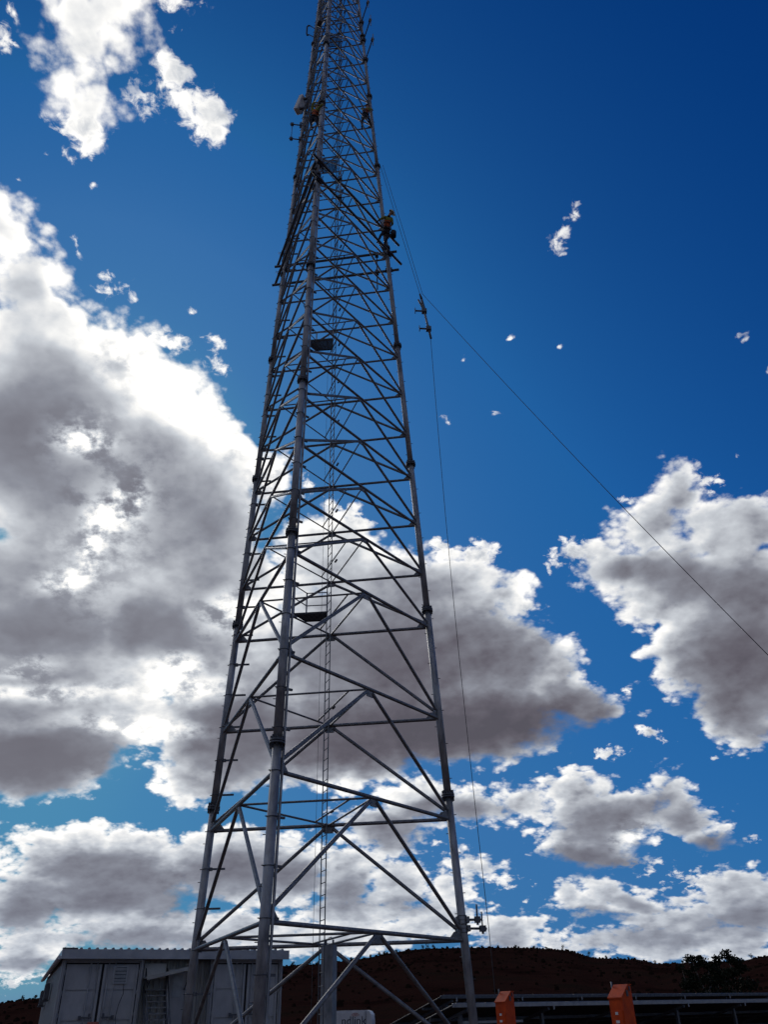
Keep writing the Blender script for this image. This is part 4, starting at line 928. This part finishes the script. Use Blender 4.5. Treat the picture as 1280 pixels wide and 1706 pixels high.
# ------------------------------------------------------------------ solar array
def solar_array(org, direction, NP, z_edge, label, beam):
    SA = thing('solar_array', label, 'solar array', org, math.atan2(direction.y, direction.x), 'solar arrays behind the orange cabinets')
    tilt = radians(-14); Rt = Matrix.Rotation(tilt, 3, 'X')      # high edge toward the camera, glass toward the sun
    for i in range(NP):
        for j in range(2):
            c = Rt @ Vector((0, 1.03 + j * 2.02, 0)); put('panel', pmesh, SA, (.55 + i * 1.03, c.y, z_edge + .01 + c.z), Rt.to_quaternion())
    put('edge_beam', MB().bbox((NP * .515, -.05, z_edge - .05), (NP * 1.03 + .3, .06, .10), .006).mesh('edge_beam', beam), SA)
    for y in (1.2, 2.9): put('purlin', MB().box((NP * .515, y, z_edge - .07 - y * .249), (NP * 1.03, .06, .08)).mesh('purlin', M['dark_steel']), SA)
    for i in range(int(NP / 2.9)):
        x = .4 + i * 3.0
        put('post', MB().box((x, .35, z_edge / 2 - .14), (.09, .09, z_edge - .20)).mesh('post', M['dark_steel']), SA)
        put('post', MB().box((x, 3.4, z_edge / 2 - .55), (.09, .09, z_edge - 1.0)).mesh('post', M['dark_steel']), SA)
        c = Rt @ Vector((0, 2.0, -.15)); put('rafter', MB().box((x, c.y, z_edge + c.z), (.07, 3.9, .07), Rt).mesh('rafter', M['dark_steel']), SA)
        put('clip', MB().box((x + .1, -.095, z_edge - .13), (.05, .015, .11)).mesh('clip', M['alu']), SA)
    return SA
pm = MB().bbox((0, 0, 0), (1.0, 1.98, .035), .006).box((0, 0, -.020), (.96, 1.94, .006), None, 1).box((0, 0, .0195), (.95, 1.93, .004), None, 2)
pmesh = pm.mesh('panel', [M['panel_frame'], M['panel_back'], M['panel_glass']])
ad = (Vector((13.134, 32.748, 0)) - Vector((1.203, 24.504, 0))).normalized()
SA = solar_array(Vector((1.203, 24.504, 0)) + ad * .5, ad, 21, 1.89, 'nearer solar array, its pale edge beam running behind the orange cabinets', M['alu'])
put('lower_rail', MB().box((1.6, .4, 1.45), (2.2, .05, .06)).mesh('lower_rail', M['alu']), SA)
solar_array(Vector((1.62, 31.2, 0)), ad, 24, 2.20, 'farther solar array showing just above the nearer one', M['dark_steel'])

# ------------------------------------------------------------------ hoist rope, hoisted pole mount and tag line
PUL = leg_at('C', 36.9) + Vector((.16, -.2, 0))
LTOP = Vector((1.66, 22.0, 26.2)); LBOT = Vector((1.98, 22.0, 23.7)); lax = (LBOT - LTOP).normalized()
HM = thing('hoisted_pole_mount', 'steel pole with two clamps hanging on the hoist rope beside the tower', 'pole mount', LBOT)
side = Vector((-1, -.1, 0)).normalized()
p0 = LTOP + lax * .35; p1 = LBOT
put('pole', MB().tube(p0 - LBOT, p1 - LBOT, .042, 12).mesh('pole', M['steel']), HM)
for k, f in enumerate((.36, .76)):
    c = p0.lerp(p1, f if k else .30) - LBOT
    put('clamp', MB().box(c, (.20, .16, .17)).tube(c, c + side * .34, .035, 8).box(c + side * .36, (.03, .12, .22)).tube(c + Vector((0, 0, -.13)), c + Vector((0, 0, .16)), .05, 8).mesh('clamp', M['dark_steel']), HM)
c = p0.lerp(p1, .28) - LBOT
put('arm', MB().tube(c, c + Vector((-.20, .0, .62)), .035, 10).mesh('arm', M['dark_steel']), HM)
put('sling', MB().path([LTOP - LBOT, LTOP + lax * .2 + Vector((.04, 0, 0)) - LBOT, p0 + lax * .3 + Vector((.05, 0, 0)) - LBOT, p0.lerp(p1, .3) + Vector((.06, 0, 0)) - LBOT], .022, 8).tube(LTOP - LBOT, LTOP - LBOT + lax * .35, .035, 8).mesh('sling', M['rope']), HM)
hr_ = MB().path([PUL, PUL.lerp(LTOP, .5) + Vector((0, 0, -.06)), LTOP], .0095, 6)
P2 = PUL + Vector((.10, -.02, .1)); T2 = LTOP + Vector((.10, -.02, -.02))
hr_.path([P2, P2.lerp(T2, .5) + Vector((.03, 0, -.05)), T2], .0095, 6)
dn = p0.lerp(p1, .95); E2 = Vector((2.64, 24.6, 3.64))
hr_.path([dn] + [dn.lerp(E2, k / 8) + Vector((-.10 * sin(pi * k / 8), 0, 0)) for k in range(1, 8)] + [E2, Vector((2.68, 24.6, 1.2)), Vector((2.7, 24.55, .06))], .0095, 6)
tag(put('hoist_rope', hr_.mesh('hoist_rope', M['rope'])), 'thin dark hoist rope running from the right leg down past the hanging pole', 'rope')
tl = MB(); S0 = T2; ER = Vector((10.92, 13.9, 1.25))
tl.path([S0.lerp(ER, k / 14) - Vector((0, 0, .35 * sin(pi * k / 14))) for k in range(15)], .0095, 6)
tag(put('tag_line', tl.mesh('tag_line', M['rope'])), 'thin dark tag line slanting from the hanging pole down to the right', 'rope')
pk = thing('ground_peg', 'steel stake in the ground holding the tag line', 'peg', (10.92, 13.9, 0)); put('peg', MB().tube((0, 0, -.2), (0, 0, 1.35), .025, 8).mesh('peg', M['steel']), pk)

# ------------------------------------------------------------------ riggers
def person(label, J, hands_on, seed, extra=None):
    """J: joints in world space; the body is one skinned surface"""
    org = Vector(J['pelvis']) - Vector((0, 0, .4)); rt = thing('person', label, 'person', org, 0, 'riggers on the tower')
    V = []; E = []; Rr = []; idx = {}; kindv = []
    def vtx(p, r, k): V.append(Vector(p) - org); Rr.append(r); kindv.append(k); return len(V) - 1
    def chain_(pts, start):
        i0 = start
        for p, r, k in pts: i = vtx(p, r, k); E.append((i0, i)); i0 = i
        return i0
    pel = vtx(J['pelvis'], (.155, .125), 'navy')
    sp_ = Vector(J['chest']); pe = Vector(J['pelvis']); nk = Vector(J['neck']); hd = Vector(J['head'])
    wa = vtx(pe.lerp(sp_, .5), (.140, .115), 'torso'); E.append((pel, wa)); ch = vtx(sp_, (.165, .125), 'torso'); E.append((wa, ch))
    n_ = vtx(nk, (.065, .065), 'skin'); E.append((ch, n_))
    up = (hd - nk).normalized(); chain_([(nk.lerp(hd, .55), (.070, .078), 'skin'), (hd, (.085, .100), 'skin'), (hd + up * .08, (.070, .085), 'skin')], n_)
    for s in ('L', 'R'):
        sh_ = Vector(J['sh' + s]); el = Vector(J['el' + s]); ha = Vector(J['hand' + s])
        chain_([(sh_, (.075, .075), 'sleeve'), (sh_.lerp(el, .5), (.058, .058), 'sleeve'), (el, (.048, .048), 'sleeve'), (el.lerp(ha, .45), (.042, .042), 'sleeve'), (ha - (ha - el).normalized() * .07, (.030, .030), 'skin'), (ha, (.040, .022), 'skin')], ch)
        hp = Vector(J['hip' + s]); kn = Vector(J['knee' + s]); ft = Vector(J['foot' + s]); toe = Vector(J['toe' + s])
        chain_([(hp, (.100, .105), 'navy'), (hp.lerp(kn, .5), (.082, .085), 'navy'), (kn, (.062, .064), 'navy'), (kn.lerp(ft, .4), (.058, .062), 'navy'), (ft, (.045, .047), 'boot'), (toe, (.042, .032), 'boot')], pel)
    me = bpy.data.meshes.new('body'); me.from_pydata([tuple(v) for v in V], E, []); ob = bpy.data.objects.new('body', me); COL.objects.link(ob)
    sk = ob.modifiers.new('skin', 'SKIN'); sk.use_smooth_shade = True
    me.skin_vertices[0].data[0].use_root = True
    for i, r in enumerate(Rr): me.skin_vertices[0].data[i].radius = r
    su = ob.modifiers.new('sub', 'SUBSURF'); su.levels = 2; su.render_levels = 2
    bpy.context.view_layer.update()
    fin = bpy.data.meshes.new_from_object(ob.evaluated_get(bpy.context.evaluated_depsgraph_get()))
    bpy.data.objects.remove(ob)
    fin.materials.clear()
    mats = ['skin', 'navy', 'hivis_yellow', 'hivis_orange', 'boot']
    for m in mats: fin.materials.append(M[m])
    low = pe.lerp(sp_, .55) - org; axis = (nk - pe).normalized()
    for pl in fin.polygons:
        c = pl.center; k = min(range(len(V)), key=lambda i: (V[i] - c).length - Rr[i][0] * .6)
        kd = kindv[k]
        if kd == 'torso': kd = 'hivis_yellow' if (c - low).dot(axis) > .20 else ('hivis_orange' if (c - low).dot(axis) > -.10 else 'navy')
        elif kd == 'sleeve': kd = 'hivis_yellow'
        pl.material_index = mats.index(kd); pl.use_smooth = True
    body = put('body', fin, rt)
    # hands: fingers closed round what they hold
    for s in ('L', 'R'):
        el = Vector(J['el' + s]); ha = Vector(J['hand' + s]); d = (ha - el).normalized(); ref = Vector(hands_on.get(s, (0, 0, 1))).normalized()
        a = ref - d * ref.dot(d); a = a.normalized() if a.length > .05 else d.orthogonal().normalized(); b = d.cross(a)
        hm = MB()
        for j in range(4):
            o0 = ha + a * (.026 * (j - 1.5)) + d * .015; L = (.034, .040, .038, .030)[j]
            pts = [o0, o0 + d * L + b * .006, o0 + d * (L + .012) + b * .034, o0 + d * (L - .006) + b * .058]
            for u_, v_ in zip(pts, pts[1:]): hm.tube(u_ - org, v_ - org, .010, 6, .009)
        th = ha - a * .034 - d * .02
        for u_, v_ in ((th, th - a * .018 + d * .03 + b * .012), (th - a * .018 + d * .03 + b * .012, th - a * .008 + d * .055 + b * .03)): hm.tube(u_ - org, v_ - org, .012, 6, .010)
        put('fingers', hm.mesh('fingers', M['skin']), body)
    # helmet, face, harness
    fw_ = Vector(J['look']).normalized(); fw_ = (fw_ - up * fw_.dot(up)).normalized(); sdv = up.cross(fw_)
    hv = []; hf = []; n = 14
    for i in range(6):
        ph = pi / 2 * i / 5
        for k in range(n):
            a = 2 * pi * k / n; hv.append(hd - org + up * (.035 + .105 * sin(ph)) + fw_ * (.142 * cos(ph) * cos(a)) + sdv * (.118 * cos(ph) * sin(a)))
    for i in range(5):
        for k in range(n): hf.append((i * n + k, i * n + (k + 1) % n, (i + 1) * n + (k + 1) % n, (i + 1) * n + k))
    hel = MB(); hel.add(hv, hf, 0, True); hel.box(hd - org + up * .04 + fw_ * .165, (.09, .16, .012), Matrix((fw_, sdv, up)).transposed())
    put('helmet', hel.mesh('helmet', M['helmet']), rt)
    fc = MB()
    for s in (-1, 1): fc.box(hd - org + fw_ * .098 + sdv * (.033 * s) + up * .005, (.012, .022, .010), Matrix((fw_, sdv, up)).transposed(), 1); fc.box(hd - org + sdv * (.088 * s) - up * .01, (.03, .012, .05), Matrix((fw_, sdv, up)).transposed())
    fc.box(hd - org + fw_ * .105 - up * .022, (.03, .020, .034), Matrix((fw_, sdv, up)).transposed()); fc.box(hd - org + fw_ * .092 - up * .062, (.012, .040, .008), Matrix((fw_, sdv, up)).transposed(), 1)
    put('face', fc.mesh('face', [M['skin'], M['strap']]), body)
    ha_ = MB(); tx = (nk - pe).normalized(); bx = (Vector(J['shR']) - Vector(J['shL'])).normalized(); bx = (bx - tx * bx.dot(tx)).normalized(); fz = bx.cross(tx)
    def ring(c, rx, ry, th, n=16):
        pts = [c - org + bx * (rx * cos(2 * pi * k / n)) + fz * (ry * sin(2 * pi * k / n)) for k in range(n + 1)]
        ha_.path(pts, th, 6)
    ring(pe + tx * .08, .175, .145, .028); ring(pe.lerp(sp_, .75), .185, .150, .018)
    for s in (-1, 1):
        for q_ in (-1, 1): ha_.tube(pe + tx * .08 + bx * (.10 * s) + fz * (.135 * q_) - org, nk + bx * (.07 * s) + fz * (.04 * q_) - tx * .03 - org, .016, 6)
        kn = Vector(J['knee' + ('L' if s < 0 else 'R')]); hp = Vector(J['hip' + ('L' if s < 0 else 'R')]); m_ = hp.lerp(kn, .35); dd = (kn - hp).normalized(); a = dd.orthogonal().normalized(); b = dd.cross(a)
        ha_.path([m_ - org + .105 * (cos(2 * pi * k / 12) * a + sin(2 * pi * k / 12) * b) for k in range(13)], .016, 6)
    put('harness', ha_.mesh('harness', M['strap']), rt)
    if extra: extra(rt, org)
    return rt
def bag(c):
    def f(rt, org):
        o = Vector(c) - org
        put('tool_bag', MB().tube(o + Vector((0, 0, -.17)), o + Vector((0, 0, .15)), .12, 14, .135).tube(o + Vector((0, 0, .15)), o + Vector((-.1, 0, .42)), .012, 6).mesh('tool_bag', M['navy']), rt)
    return f
person('rigger in yellow hi-vis leaning out from the mounting frame by the right leg',
       dict(pelvis=(.42, 22.99, 31.50), chest=(.49, 22.78, 31.90), neck=(.53, 22.68, 32.12), head=(.64, 22.63, 32.27), shL=(.36, 22.66, 32.04), shR=(.66, 22.74, 32.04),
            elL=(.14, 22.68, 31.90), handL=(-.01, 22.90, 32.02), elR=(.70, 22.84, 31.76), handR=(.62, 23.1, 31.95), hipL=(.34, 23.0, 31.45), hipR=(.50, 23.03, 31.45),
            kneeL=(.15, 22.93, 31.12), kneeR=(.42, 23.09, 31.10), footL=(.04, 23.0, 30.84), footR=(.29, 23.24, 30.84), toeL=(-.05, 23.12, 30.80), toeR=(.22, 23.40, 30.80), look=(.8, .5, .2)),
       {'L': (.6, .7, 0), 'R': (.6, .7, 0)}, 1, bag((.72, 23.02, 31.28)))
person('rigger in dark clothes standing inside the tower by the right leg, high up',
       dict(pelvis=(-.50, 23.2, 41.02), chest=(-.45, 23.2, 41.45), neck=(-.40, 23.2, 41.70), head=(-.36, 23.22, 41.88), shL=(-.60, 23.18, 41.62), shR=(-.26, 23.16, 41.58),
            elL=(-.70, 23.3, 41.85), handL=(-.68, 23.42, 42.1), elR=(-.14, 23.28, 41.72), handR=(-.14, 23.42, 41.95), hipL=(-.58, 23.2, 40.95), hipR=(-.42, 23.2, 40.95),
            kneeL=(-.64, 23.12, 40.5), kneeR=(-.33, 23.05, 40.62), footL=(-.68, 23.22, 40.08), footR=(-.22, 23.25, 40.30), toeL=(-.66, 23.38, 40.03), toeR=(-.16, 23.40, 40.26), look=(.3, .9, .2)),
       {'L': (.3, -.9, 0), 'R': (0, 0, 1)}, 2)
person('rigger clinging to the outside of the nearest leg, high up behind it',
       dict(pelvis=(-2.78, 20.42, 36.15), chest=(-2.72, 20.38, 36.55), neck=(-2.67, 20.36, 36.80), head=(-2.64, 20.36, 36.98), shL=(-2.86, 20.30, 36.72), shR=(-2.56, 20.26, 36.72),
            elL=(-2.84, 20.12, 36.9), handL=(-2.60, 20.16, 37.05), elR=(-2.42, 20.12, 36.75), handR=(-2.36, 20.2, 36.95), hipL=(-2.86, 20.42, 36.08), hipR=(-2.70, 20.42, 36.08),
            kneeL=(-2.92, 20.2, 35.75), kneeR=(-2.66, 20.2, 35.78), footL=(-2.86, 20.36, 35.35), footR=(-2.58, 20.34, 35.45), toeL=(-2.76, 20.32, 35.28), toeR=(-2.47, 20.28, 35.40), look=(.9, -.2, .3)),
       {'L': (0, 0, 1), 'R': (0, 0, 1)}, 3)
